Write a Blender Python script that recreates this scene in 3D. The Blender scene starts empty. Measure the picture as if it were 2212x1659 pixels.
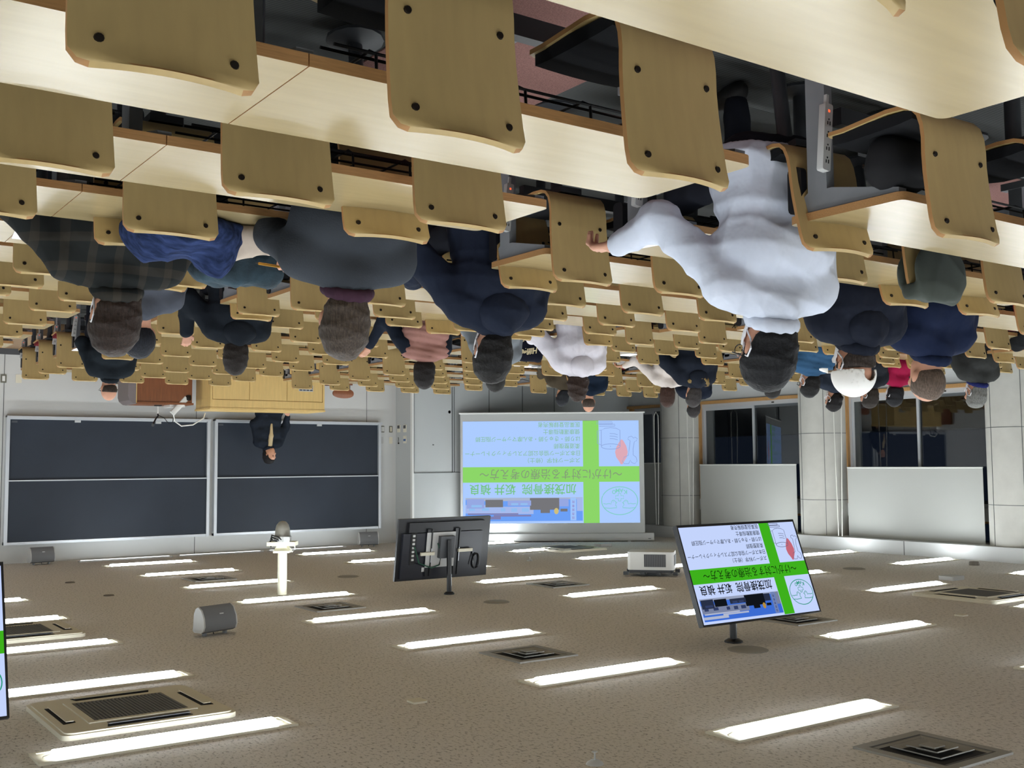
import bpy, bmesh, math, random
import numpy as np
from mathutils import Vector, Matrix, Euler

random.seed(4)
C = bpy.context.scene.collection
SC = bpy.context.scene
PI = math.pi

# ------------------------------------------------------------------ camera, world, exposure
CF, CP, CPSI, CR, CZ = 2329.07, 0.0731138, 0.616524, 0.00701742, 1.992
def cam_axes():
    f = Vector((-math.sin(CPSI) * math.cos(CP), math.cos(CPSI) * math.cos(CP), -math.sin(CP)))
    u = Vector((-math.sin(CPSI) * math.sin(CP), math.cos(CPSI) * math.sin(CP), math.cos(CP)))
    r = Vector((math.cos(CPSI), math.sin(CPSI), 0))
    x = r * math.cos(CR) - u * math.sin(CR)
    y = r * math.sin(CR) + u * math.cos(CR)
    return f, x, y
FW, XR, YU = cam_axes()
cam = bpy.data.cameras.new('camera')
cam.sensor_width = 36.0
cam.sensor_fit = 'HORIZONTAL'
cam.lens = CF / 2212 * 36
cam.clip_start = 0.05
co = bpy.data.objects.new('camera', cam)
C.objects.link(co)
# the phone was held upside down: the picture is rolled by half a turn
m = Matrix((-XR, -YU, -FW)).transposed().to_4x4()
m.translation = (0, 0, CZ)
co.matrix_world = m
SC.camera = co
def in_frame(p, mx=60, my=60):
    d = Vector(p) - Vector((0, 0, CZ))
    w = d.dot(FW)
    if w < 0.3: return False
    x = 1106 - CF * d.dot(XR) / w
    y = 829.5 + CF * d.dot(YU) / w
    return -mx < x < 2212 + mx and -my < y < 1659 + my

w = bpy.data.worlds.new('night')
SC.world = w
w.use_nodes = True
w.node_tree.nodes['Background'].inputs[0].default_value = (0.004, 0.006, 0.012, 1)
w.node_tree.nodes['Background'].inputs[1].default_value = 1.0
SC.view_settings.view_transform = 'Standard'
SC.view_settings.look = 'None'
SC.view_settings.gamma = 1
SC.view_settings.use_curve_mapping = False
SC.view_settings.exposure = 0.0
LAMP_POWER = 38.0

# ------------------------------------------------------------------ colours and materials
def lin(c):
    return tuple((v / 255 / 12.92 if v / 255 <= 0.04045 else ((v / 255 + 0.055) / 1.055) ** 2.4) for v in c)
MATS = {}
def mat(name, rgb, rough=0.6, metal=0.0, spec=0.5, noise=None, bump=None, emit=0.0, coords='Object', mix=0.12, sheen=0):
    if name in MATS: return MATS[name]
    M = bpy.data.materials.new(name); M.use_nodes = True
    nt = M.node_tree; b = nt.nodes['Principled BSDF']
    c = lin(rgb) + (1,)
    b.inputs['Base Color'].default_value = c
    b.inputs['Roughness'].default_value = rough
    b.inputs['Metallic'].default_value = metal
    b.inputs['Specular IOR Level'].default_value = spec
    if sheen: b.inputs['Sheen Weight'].default_value = sheen
    if emit:
        b.inputs['Emission Color'].default_value = c
        b.inputs['Emission Strength'].default_value = emit
    if noise or bump:
        tc = nt.nodes.new('ShaderNodeTexCoord')
        mp = nt.nodes.new('ShaderNodeMapping')
        nt.links.new(tc.outputs[coords], mp.inputs[0])
    if noise:
        sc, st = noise
        mp.inputs['Scale'].default_value = st
        n = nt.nodes.new('ShaderNodeTexNoise'); n.inputs['Scale'].default_value = sc
        n.inputs['Detail'].default_value = 4
        nt.links.new(mp.outputs[0], n.inputs['Vector'])
        r = nt.nodes.new('ShaderNodeValToRGB')
        r.color_ramp.elements[0].position = 0.3; r.color_ramp.elements[1].position = 0.7
        lo = tuple(max(0, v * (1 - mix)) for v in c[:3]) + (1,)
        hi = tuple(min(1, v * (1 + mix)) for v in c[:3]) + (1,)
        r.color_ramp.elements[0].color = lo; r.color_ramp.elements[1].color = hi
        nt.links.new(n.outputs['Fac'], r.inputs[0])
        nt.links.new(r.outputs[0], b.inputs['Base Color'])
    if bump:
        sc, st, dist = bump
        n2 = nt.nodes.new('ShaderNodeTexNoise'); n2.inputs['Scale'].default_value = sc
        n2.inputs['Detail'].default_value = 3
        nt.links.new(tc.outputs[coords], n2.inputs['Vector'])
        bp = nt.nodes.new('ShaderNodeBump'); bp.inputs['Strength'].default_value = st
        bp.inputs['Distance'].default_value = dist
        nt.links.new(n2.outputs['Fac'], bp.inputs['Height'])
        nt.links.new(bp.outputs[0], b.inputs['Normal'])
    MATS[name] = M
    return M

M_DESK = mat('maple laminate', (160, 142, 104), 0.24, noise=(3.0, (1.2, 9, 1)), mix=0.05)
M_PLY = mat('maple plywood', (182, 156, 104), 0.45, noise=(3.0, (9, 9, 0.9)), mix=0.06)
M_EDGE = mat('raw wood edge', (168, 124, 76), 0.6, noise=(8, (2, 30, 30)), mix=0.15)
M_PLYEDGE = mat('plywood edge', (170, 125, 75), 0.6)
M_SCREW = mat('dark screw', (38, 32, 28), 0.35, 0.6)
M_BLACK = mat('black fabric', (20, 21, 24), 0.9, spec=0.2, bump=(300, 0.3, 0.002))
M_RED = mat('dark red fabric', (110, 18, 30), 0.85, spec=0.2, bump=(300, 0.3, 0.002))
M_STEEL = mat('grey painted steel', (128, 130, 134), 0.45, noise=(12, (1, 1, 1)), mix=0.06)
M_DSTEEL = mat('dark steel', (52, 54, 58), 0.45)
M_WIRE = mat('black wire', (14, 14, 16), 0.4)
M_BPLAST = mat('black plastic', (18, 19, 24), 0.4)
M_STRIP = mat('pale grey plastic', (196, 196, 194), 0.45)
M_SLOT = mat('socket slot', (30, 30, 30), 0.7)
M_REDLED = mat('red pilot lamp', (255, 90, 50), 0.4, emit=1.5)
M_WALL = mat('painted wall', (204, 205, 203), 0.75, noise=(1.5, (1, 1, 1)), mix=0.02)
M_PANEL = mat('wall panel', (184, 187, 186), 0.7, noise=(1.2, (1, 1, 1)), mix=0.02)
M_GROOVE = mat('panel joint', (90, 92, 92), 0.9)
M_CONC = mat('column concrete', (196, 194, 186), 0.8, noise=(5, (1, 1, 1)), mix=0.05, bump=(60, 0.15, 0.003))
M_OAK = mat('oak trim', (182, 138, 84), 0.55, noise=(5, (14, 14, 1.2)), mix=0.18)
M_ALU = mat('aluminium frame', (198, 202, 206), 0.35, 0.35)
M_DALU = mat('dark sash', (92, 96, 98), 0.4, 0.3)
M_BLIND = mat('roller blind fabric', (182, 183, 178), 0.9)
M_CORD = mat('white cord', (225, 223, 214), 0.7)
M_BOARD = mat('chalkboard', (40, 47, 58), 0.55, spec=0.35, noise=(1.4, (1, 1, 1)), mix=0.12)
M_WHITE = mat('white plastic', (226, 226, 222), 0.45)
M_CREAM = mat('cream plastic', (222, 216, 196), 0.5)
M_CREAMP = mat('cream paint', (228, 224, 200), 0.5)
M_DGREY = mat('dark grey plastic', (74, 76, 80), 0.55)
M_MGREY = mat('speaker grille', (112, 113, 115), 0.7, bump=(900, 0.3, 0.001))
M_LGREY = mat('light grey plastic', (188, 188, 186), 0.5)
M_TVB = mat('television back', (24, 26, 36), 0.38)
M_PODIUM = mat('podium oak veneer', (222, 188, 120), 0.5, noise=(4, (7, 7, 0.8)), mix=0.06)
M_WALNUT = mat('walnut veneer', (128, 76, 42), 0.45, noise=(5, (10, 10, 0.7)), mix=0.16)
M_TAUPE = mat('taupe laminate', (122, 112, 112), 0.6)
M_PAPER = mat('white paper', (238, 238, 240), 0.8)
M_SKIN = mat('skin', (196, 144, 118), 0.55, noise=(30, (1, 1, 1)), mix=0.05)
M_EYE = mat('dark eye', (26, 20, 18), 0.2)
M_LIP = mat('lips', (164, 92, 84), 0.5)
M_VENT = mat('vent grey', (150, 148, 142), 0.6)
M_DARK = mat('dark cavity', (34, 34, 36), 0.9)

def lamp_mat(name, rgb, s):
    M = bpy.data.materials.new(name); M.use_nodes = True
    nt = M.node_tree; nt.nodes.clear()
    e = nt.nodes.new('ShaderNodeEmission'); o = nt.nodes.new('ShaderNodeOutputMaterial')
    e.inputs[0].default_value = lin(rgb) + (1,); e.inputs[1].default_value = s
    nt.links.new(e.outputs[0], o.inputs[0]); return M
M_LAMP = lamp_mat('fluorescent tube', (242, 250, 255), LAMP_POWER)
M_LAMP2 = lamp_mat('shielded tube', (242, 250, 255), LAMP_POWER * .10)
def glow(name, rgb, s):
    if name not in MATS: MATS[name] = lamp_mat(name, rgb, s)
    return MATS[name]

def ceiling_mat():
    M = bpy.data.materials.new('speckled acoustic ceiling'); M.use_nodes = True
    nt = M.node_tree; b = nt.nodes['Principled BSDF']; b.inputs['Roughness'].default_value = 0.95
    tc = nt.nodes.new('ShaderNodeTexCoord')
    mp = nt.nodes.new('ShaderNodeMapping'); mp.inputs['Scale'].default_value = (1, 0.55, 1)
    nt.links.new(tc.outputs['Object'], mp.inputs[0])
    n = nt.nodes.new('ShaderNodeTexNoise'); n.inputs['Scale'].default_value = 55; n.inputs['Detail'].default_value = 5
    n.inputs['Roughness'].default_value = 0.7
    nt.links.new(mp.outputs[0], n.inputs['Vector'])
    r = nt.nodes.new('ShaderNodeValToRGB')
    e = r.color_ramp.elements
    e[0].position = 0.36; e[0].color = lin((150, 145, 137)) + (1,)
    e[1].position = 0.47; e[1].color = lin((222, 217, 210)) + (1,)
    nt.links.new(n.outputs['Fac'], r.inputs[0]); nt.links.new(r.outputs[0], b.inputs['Base Color'])
    bp = nt.nodes.new('ShaderNodeBump'); bp.inputs['Strength'].default_value = 0.25; bp.inputs['Distance'].default_value = 0.01
    nt.links.new(n.outputs['Fac'], bp.inputs['Height']); nt.links.new(bp.outputs[0], b.inputs['Normal'])
    return M
M_CEIL = ceiling_mat()

def carpet_mat(name, c1, c2):
    M = bpy.data.materials.new(name); M.use_nodes = True
    nt = M.node_tree; b = nt.nodes['Principled BSDF']; b.inputs['Roughness'].default_value = 0.95
    b.inputs['Specular IOR Level'].default_value = 0.15
    tc = nt.nodes.new('ShaderNodeTexCoord')
    wv = nt.nodes.new('ShaderNodeTexWave'); wv.wave_type = 'BANDS'; wv.bands_direction = 'Y'
    wv.inputs['Scale'].default_value = 22; wv.inputs['Distortion'].default_value = 0.8
    nt.links.new(tc.outputs['Object'], wv.inputs['Vector'])
    r = nt.nodes.new('ShaderNodeValToRGB')
    r.color_ramp.elements[0].color = lin(c1) + (1,); r.color_ramp.elements[1].color = lin(c2) + (1,)
    nt.links.new(wv.outputs['Fac'], r.inputs[0]); nt.links.new(r.outputs[0], b.inputs['Base Color'])
    return M
M_CARPET = carpet_mat('ribbed grey carpet', (62, 64, 64), (92, 93, 92))
M_AISLE = mat('dusty red carpet', (140, 104, 98), 0.95, spec=0.15, noise=(160, (1, 1, 1)), mix=0.25)
M_STAGE = mat('stage floor', (150, 120, 88), 0.5, noise=(4, (1, 8, 1)), mix=0.1)

def glass_mat():
    M = bpy.data.materials.new('window glass'); M.use_nodes = True
    b = M.node_tree.nodes['Principled BSDF']
    b.inputs['Base Color'].default_value = (0.75, 0.8, 0.82, 1)
    b.inputs['Roughness'].default_value = 0.015
    b.inputs['Transmission Weight'].default_value = 1.0
    b.inputs['IOR'].default_value = 1.6
    return M
M_GLASS = glass_mat()

# ------------------------------------------------------------------ mesh helpers
class MB:
    """collects shapes, then links them as ONE mesh object"""
    def __init__(s): s.bm = bmesh.new(); s.mi = 0
    def _mark(s, faces):
        for f in faces: f.material_index = s.mi
    def box(s, x0, x1, y0, y1, z0, z1, M=None):
        vs = [(x, y, z) for z in (z0, z1) for x, y in ((x0, y0), (x1, y0), (x1, y1), (x0, y1))]
        if M is not None: vs = [M @ Vector(v) for v in vs]
        v = [s.bm.verts.new(p) for p in vs]
        fs = [s.bm.faces.new([v[i] for i in q]) for q in ((3, 2, 1, 0), (4, 5, 6, 7), (0, 1, 5, 4), (1, 2, 6, 5), (2, 3, 7, 6), (3, 0, 4, 7))]
        s._mark(fs); return s
    def prism(s, pts, z0, z1, M=None, side=None):
        """polygon in xy extruded from z0 to z1"""
        a = [Vector((p[0], p[1], z0)) for p in pts]; b = [Vector((p[0], p[1], z1)) for p in pts]
        if M is not None: a = [M @ v for v in a]; b = [M @ v for v in b]
        a = [s.bm.verts.new(v) for v in a]; b = [s.bm.verts.new(v) for v in b]
        n = len(pts)
        f1 = [s.bm.faces.new(list(reversed(a))), s.bm.faces.new(b)]
        s._mark(f1)
        f2 = [s.bm.faces.new((a[i], a[(i + 1) % n], b[(i + 1) % n], b[i])) for i in range(n)]
        if side is None: s._mark(f2)
        else:
            for f in f2: f.material_index = side
        return s
    def loft(s, rings, cap=True, closed=True):
        vr = [[s.bm.verts.new(p) for p in r] for r in rings]
        n = len(vr[0]); fs = []
        for a, b in zip(vr, vr[1:]):
            for i in range(n if closed else n - 1):
                j = (i + 1) % n
                fs.append(s.bm.faces.new((a[i], a[j], b[j], b[i])))
        if cap:
            fs.append(s.bm.faces.new(list(reversed(vr[0])))); fs.append(s.bm.faces.new(vr[-1]))
        s._mark(fs); return s
    def tube(s, pts, r, n=6, cap=True):
        pts = [Vector(p) for p in pts]; rings = []
        for i, p in enumerate(pts):
            t = (pts[min(i + 1, len(pts) - 1)] - pts[max(i - 1, 0)]).normalized()
            a = Vector((0, 0, 1)) if abs(t.z) < 0.9 else Vector((1, 0, 0))
            x = t.cross(a).normalized(); y = t.cross(x)
            rr = r[i] if isinstance(r, (list, tuple)) else r
            rings.append([p + (x * math.cos(k * 2 * PI / n) + y * math.sin(k * 2 * PI / n)) * rr for k in range(n)])
        return s.loft(rings, cap)
    def lathe(s, prof, n=20, c=(0, 0, 0), axis='z', cap=True):
        rings = []
        for r, h in prof:
            ring = []
            for k in range(n):
                a = k * 2 * PI / n; x, y = r * math.cos(a), r * math.sin(a)
                p = {'z': (x, y, h), 'y': (x, h, y), 'x': (h, x, y)}[axis]
                ring.append((c[0] + p[0], c[1] + p[1], c[2] + p[2]))
            rings.append(ring)
        return s.loft(rings, cap)
    def build(s, name, mats, parent=None, smooth=35, bevel=0):
        bmesh.ops.recalc_face_normals(s.bm, faces=s.bm.faces)
        if bevel:
            es = [e for e in s.bm.edges if len(e.link_faces) == 2 and e.calc_face_angle(0) > 0.6]
            bmesh.ops.bevel(s.bm, geom=es, offset=bevel, segments=2, affect='EDGES', profile=0.6)
        me = bpy.data.meshes.new(name); s.bm.to_mesh(me); s.bm.free()
        return link_mesh(name, me, mats, parent, smooth)
def link_mesh(name, me, mats, parent=None, smooth=35):
    for mm in (mats if isinstance(mats, (list, tuple)) else [mats]): me.materials.append(mm)
    if smooth:
        me.polygons.foreach_set('use_smooth', [True] * len(me.polygons))
        me.set_sharp_from_angle(angle=math.radians(smooth))
    o = bpy.data.objects.new(name, me); C.objects.link(o)
    if parent: o.parent = parent
    return o
def tag(o, label, cat, group=None):
    o['label'] = label; o['category'] = cat
    if group: o['group'] = group
    return o
def empty(name, loc=(0, 0, 0), rot=(0, 0, 0), label=None, cat=None, group=None):
    o = bpy.data.objects.new(name, None); C.objects.link(o)
    o.location = loc; o.rotation_euler = rot; o.empty_display_size = 0.1
    if label: tag(o, label, cat, group)
    return o
def struct(o, label=None):
    o['kind'] = 'structure'
    if label: o['label'] = label
    return o
def kids(o): return [c for c in ALLKIDS.get(o.name, [])]
ALLKIDS = {}
def copy_tree(root, table):
    r = root.copy(); C.objects.link(r)
    for ch in table:
        c = ch[0].copy(); C.objects.link(c); c.parent = r
        for g in ch[1]:
            d = g.copy(); C.objects.link(d); d.parent = c
    return r
def rrect(x0, x1, y0, y1, r, n=4):
    out = []
    for cx, cy, a0 in ((x1 - r, y1 - r, 0), (x0 + r, y1 - r, 90), (x0 + r, y0 + r, 180), (x1 - r, y0 + r, 270)):
        for i in range(n + 1):
            a = math.radians(a0 + 90 * i / n)
            out.append((cx + r * math.cos(a), cy + r * math.sin(a)))
    return out
ORD = ['', 'first', 'second', 'third', 'fourth', 'fifth', 'sixth', 'seventh', 'eighth', 'ninth', 'tenth', 'eleventh', 'twelfth', 'thirteenth', 'fourteenth', 'fifteenth', 'sixteenth', 'seventeenth']

# ------------------------------------------------------------------ the seating grid
ZK = [.90, .99, 1.08, 1.165, 1.265, 1.365, 1.475, 1.54, 1.545, 1.545, 1.54, 1.54, 1.535, 1.53, 1.525]
def row_y(k): return 1.85 + .938 * k if k >= 0 else 0.912
def row_top(k): return 1.992 - .74 * ZK[k] if k >= 0 else 1.353
def row_floor(k): return row_top(k) - .86
def seat_x(m):
    off = 0 if m <= 8 else (-.05 if m <= 14 else -.09)
    return -.574 - .614 * m + off
BLOCKS = [('back', range(-2, 3), 0.72, -2.27, 'aisle-side'), ('B', range(4, 9), -2.96, -5.95, ''), ('C', range(10, 15), -6.72, -9.69, ''), ('D', range(16, 21), -10.45, -13.42, '')]
BNAME = ['block by the right wall', 'second block from the right', 'second block from the windows', 'window block']
CEIL = 3.472
XW, YW = -14.83, 17.97
XRW, YBW = 2.6, -3.2

# ------------------------------------------------------------------ floor, ceiling, walls
def build_shell():
    b = MB()
    ys = [YBW] + [row_y(k) - .47 for k in range(0, 8)] + [YW]
    zs = [row_floor(-1)] + [row_floor(k) for k in range(0, 8)]
    ys[1] = row_y(0) - .40
    for i in range(len(zs)):
        b.box(-16.2, XRW, ys[i], ys[i + 1], -.4, zs[i] if i < 8 else 0.0)
    fl = struct(b.build('floor', M_CARPET, smooth=0))
    for x0, x1 in ((-2.92, -2.02), (-6.7, -5.98), (-10.43, -9.72)):
        c = MB()
        for i in range(len(zs)):
            z = zs[i] if i < 8 else 0.0
            c.box(x0, x1, ys[i] + .004, min(ys[i + 1], 15.9), z, z + .006)
        c.build('aisle_runner', M_AISLE, fl, smooth=0)
    s = MB().box(-10.0, XRW - .01, 15.95, YW - .01, 0, .18)
    struct(s.build('trim_1', M_STAGE, smooth=0), 'low stage platform under the blackboards')
    struct(MB().box(-16.2, XRW, YBW, YW + .1, CEIL, CEIL + .15).build('ceiling', M_CEIL, smooth=0))
    # front wall behind the blackboards, jointed panels
    fw = struct(MB().box(-10.03, XRW, YW, YW + .1, -.4, CEIL).build('wall_front', M_WALL, smooth=0))
    for x in (-9.406, -6.181, -3.18):
        MB().box(x - .004, x + .004, YW - .004, YW, 0, CEIL).build('joint', M_GROOVE, fw, smooth=0)
    # the boxed-out part of the front wall with the service door
    bw = struct(MB().box(-16.2, -10.027, 17.36, YW + .1, -.4, CEIL).build('wall_front_box', M_PANEL, smooth=0))
    for x in (-10.95, -11.75, -12.55, -13.35, -14.15):
        MB().box(x - .005, x + .005, 17.352, 17.36, 0, 2.16 if x > -11 else CEIL).build('joint', M_GROOVE, bw, smooth=0)
    MB().box(-14.8, -10.9, 17.352, 17.36, 2.156, 2.166).build('joint', M_GROOVE, bw, smooth=0)
    MB().box(-10.057, -10.018, 17.335, 17.40, 0, CEIL).build('corner_bead', M_WHITE, bw, smooth=0)
    d = struct(MB().box(-10.885, -10.06, 17.345, 17.37, 0.0, 2.16).build('door_1', mat('door paint', (186, 189, 188), 0.6), smooth=0), 'pale grey flush service door beside the projection screen')
    f = MB()
    f.box(-10.895, -10.885, 17.33, 17.36, 0, 2.17); f.box(-10.06, -10.052, 17.33, 17.36, 0, 2.17); f.box(-10.895, -10.052, 17.33, 17.36, 2.16, 2.17)
    f.build('door_seam', M_GROOVE, d, smooth=0)
    MB().lathe([(.0, 0), (.03, 0), (.034, .02), (.026, .045), (.0, .05)], 14, (-10.835, 17.345, 1.02), 'y').build('door_knob', M_SCREW, d).scale = (1, 1, 1)
    d.children[-1].matrix_local = Matrix.Translation((0, 2 * 17.345, 0)) @ Matrix.Scale(-1, 4, (0, 1, 0))
    MB().box(-10.49, -10.46, 17.338, 17.346, 1.635, 1.652).build('door_label', M_DGREY, d, smooth=0)
    # right wall and back wall, behind the camera
    struct(MB().box(XRW, XRW + .1, YBW, YW + .1, -.4, CEIL).build('wall_right', M_WALL, smooth=0))
    struct(MB().box(-16.2, XRW, YBW - .1, YBW, -.4, CEIL).build('wall_back', M_WALL, smooth=0))
    # left (window) wall: dado, lintel band, bulkhead
    XI, XO = -15.36, -15.9
    lw = MB()
    lw.box(XO, XI, YBW, 17.36, -.4, .84)
    lw.box(XO, XI, YBW, 17.36, 2.72, 2.93)
    wins = []
    cols = [15.73, 12.22, 8.71, 5.2, 1.7, -1.8]
    for c in cols: lw.box(XO, XI, c - .36, c + .36, .84, CEIL)
    struct(lw.build('wall_left', M_WALL, smooth=0))
    bh = struct(MB().box(-15.9, XW, YBW, 17.36, 3.255, CEIL).build('wall_left_bulkhead', M_WALL, smooth=0))
    for y in (13.75, 10.347, 6.9): MB().box(XW, XW + .004, y - .004, y + .004, 3.255, CEIL).build('joint', M_GROOVE, bh, smooth=0)
    for i, c in enumerate(cols[:4]):
        p = MB().lathe([(.43, -.1), (.43, 3.26)], 40, (-15.33, c, 0))
        p = struct(p.build('column_%d' % (i + 1), M_CONC, smooth=50), 'round concrete column between the windows')
        for z in (1.52, 2.655):
            MB().lathe([(.4305, -.004), (.4325, -.004), (.4325, .004), (.4305, .004)], 40, (-15.33, c, z), cap=False).build('joint', M_GROOVE, p, smooth=50)
        for a in (-38, 25):
            a = math.radians(a)
            q = Vector((-15.33 + .431 * math.cos(a), c + .431 * math.sin(a), 0))
            MB().box(-.003, .003, -.004, .004, 0, 3.25, Matrix.Translation(q) @ Matrix.Rotation(a, 4, 'Z')).build('joint', M_GROOVE, p, smooth=0)
    # windows between the columns
    spans = [(16.09, 17.36), (12.58, 15.37), (9.07, 11.86), (5.56, 8.35)]
    for n, (y0, y1) in enumerate(spans):
        r = empty('window_%d' % (n + 1), (-15.5, (y0 + y1) / 2, .84)); struct(r)
        h = (y1 - y0) / 2
        MB().box(-.02, .20, -h - .02, h + .02, -.03, .025).build('sill', M_OAK, r, smooth=0)
        MB().box(-.06, .13, h - .09, h, .025, 1.88).build('jamb', M_OAK, r, smooth=0)
        MB().box(-.06, .10, -h, -h + .03, .025, 1.88).build('jamb', M_OAK, r, smooth=0)
        fr = MB()
        fr.box(-.05, .06, -h + .03, h - .09, .025, .10); fr.box(-.05, .06, -h + .03, h - .09, 1.83, 1.88)
        fr.box(-.05, .06, -h + .03, -h + .07, .10, 1.83); fr.box(-.05, .06, h - .14, h - .09, .10, 1.83)
        fr.build('frame', M_ALU, r, smooth=0)
        mid = -.02
        for s_, (a, bb, xo) in enumerate(((mid - .02, h - .14, .03), (-h + .07, mid + .02, 0.0))):
            sm = MB()
            for q in ((a, a + .045, .10, 1.83), (bb - .045, bb, .10, 1.83), (a + .045, bb - .045, .10, .15), (a + .045, bb - .045, 1.78, 1.83)):
                sm.box(xo - .014, xo + .014, q[0], q[1], q[2], q[3])
            so = sm.build('sash', M_ALU if s_ == 0 else M_DALU, r, smooth=0)
            MB().box(xo - .003, xo + .003, a + .045, bb - .045, .15, 1.78).build('pane', M_GLASS, so, smooth=0)
        MB().box(.06, .075, -.55, -.50, .055, .075).build('lock', M_SCREW, r, smooth=0)
        up = MB()
        up.box(-.05, .06, -h, h, 2.09, 2.13); up.build('transom', M_OAK, r, smooth=0)
        MB().box(-.003, .003, -h, h, 2.13, 2.42).build('pane', M_GLASS, r, smooth=0)
    # the dark building across the way, seen as faint shapes through the panes
    struct(MB().box(-26, -25, -8, 30, -3, 1.2).build('trim_2', mat('dark neighbouring wall', (40, 44, 50), 0.9), smooth=0), 'dark ground outside the windows')
    bb = MB(); bb.box(-16.2, XRW - .002, YW - .02, YW, .18, .28)
    struct(MB().box(-10.02, XRW - .01, YW - .02, YW, .18, .27).build('baseboard_front', M_DGREY, smooth=0))
build_shell()

# ------------------------------------------------------------------ ceiling lights
def build_lights():
    proto = None
    names = ['line nearest the right wall', 'second line from the right', 'third line from the right', 'fourth line from the right', 'fifth line from the right', 'line nearest the windows']
    tips = [0.44, -2.613, -5.704, -8.77, -11.75, -14.70]
    L = 1.32
    def make(x, y, lab, grp):
        nonlocal proto
        if proto is None:
            r = empty('ceiling_light')
            f = MB()
            f.box(-L / 2 - .03, L / 2 + .03, -.125, -.098, -.012, 0); f.box(-L / 2 - .03, L / 2 + .03, .098, .125, -.012, 0)
            f.box(-L / 2 - .03, -L / 2, -.098, .098, -.012, 0); f.box(L / 2, L / 2 + .03, -.098, .098, -.012, 0)
            a = f.build('frame', M_CREAM, r, smooth=0)
            hs = []
            for s in (-1, 1):
                e = MB()
                x0, x1 = sorted((s * (L / 2 - .075), s * L / 2))
                e.prism([(x0, -.098), (x1, -.098), (x1, .098), (x0, .098)], -.006, -.001)
                e.tube([(s * (L / 2 - .075), 0, -.012), (s * (L / 2 - .015), 0, -.008)], [.02, .008], 8)
                hs.append((e.build('lamp_holder', M_CREAM, r, smooth=0), []))
            lm = MB().prism([(.082 * math.cos(a), -.006 + .032 * math.sin(a)) for a in np.linspace(PI, 2 * PI, 9)], -L / 2 + .07, L / 2 - .07, Matrix(((0, 0, 1, 0), (1, 0, 0, 0), (0, 1, 0, 0), (0, 0, 0, 1))))
            c = lm.build('tube', M_LAMP, r, smooth=0)
            proto = (r, [(a, []), (c, [])] + hs); o = r
        else: o = copy_tree(*proto)
        o.location = (x, y, CEIL)
        tag(o, lab, 'ceiling light', grp)
    for j, tx in enumerate(tips):
        for n in range(-4, 8):
            if j == 5 and n >= 6: continue
            y = 4.175 + 1.757 * n
            if y < YBW + .5: continue
            x = tx + .03 + L / 2
            lab = 'bright fluorescent ceiling light, %s from the front wall, %s' % (ORD[8 - n], names[j])
            make(x, y, lab, 'fluorescent ceiling lights')
    for i, xc in enumerate((-4.96, -6.51, -8.06)):
        r = empty('board_light', (xc, 17.60, CEIL), label='thin %s wall-washing lamp above the blackboards' % ('right', 'middle', 'left')[i], cat='ceiling light', group='lamps above the blackboards')
        f = MB()
        f.box(-.72, .72, -.07, .05, -.012, 0); f.prism([(-.07, -.012), (-.05, -.012), (-.05, -.05), (-.07, -.05)], -.72, .72, Matrix.Rotation(PI / 2, 4, 'Y') @ Matrix.Rotation(PI / 2, 4, 'Z')) if False else None
        f.box(-.72, .72, -.075, -.062, -.022, -.012)
        f.build('louvre', M_LGREY, r, smooth=0)
        MB().box(-.68, .68, -.058, .04, -.02, -.013).build('tube', M_LAMP2, r, smooth=0)
build_lights()

# ------------------------------------------------------------------ lecture seats
def shell_rings(w=.333):
    prof = [(-.012, .86), (-.008, .855), (0.0, .835), (.008, .80), (.018, .73), (.026, .66), (.03, .60), (.03, .55), (.034, .51), (.045, .475), (.066, .452), (.10, .440), (.16, .437), (.24, .444), (.33, .452), (.39, .449), (.405, .446)]
    T = .013
    n = 8; pts = [Vector((0, p[0], p[1])) for p in prof]
    lens = [0]
    for a, b in zip(pts, pts[1:]): lens.append(lens[-1] + (b - a).length)
    tot = lens[-1]; out, inn = [], []
    for i, p in enumerate(pts):
        t = (pts[min(i + 1, len(pts) - 1)] - pts[max(i - 1, 0)]).normalized()
        nn = Vector((0, -t.z, t.y)); nn = -nn if nn.y > 0 or (abs(nn.y) < .3 and nn.z > 0) else nn
        d = min(lens[i], tot - lens[i]); R = .035
        hw = w / 2 - (R - math.sqrt(max(0, R * R - (R - d) ** 2)) if d < R else 0)
        bl = max(0, 1 - lens[i] / .42) * .026
        taper = 1 - .05 * min(1, lens[i] / .3)
        ro, ri = [], []
        for k in range(n + 1):
            u = -1 + 2 * k / n
            q = p + Vector((u * hw * taper, -bl * (1 - u * u), 0))
            ro.append(q + nn * T / 2); ri.append(q - nn * T / 2)
        out.append(ro); inn.append(ri)
    return out, inn
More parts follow.
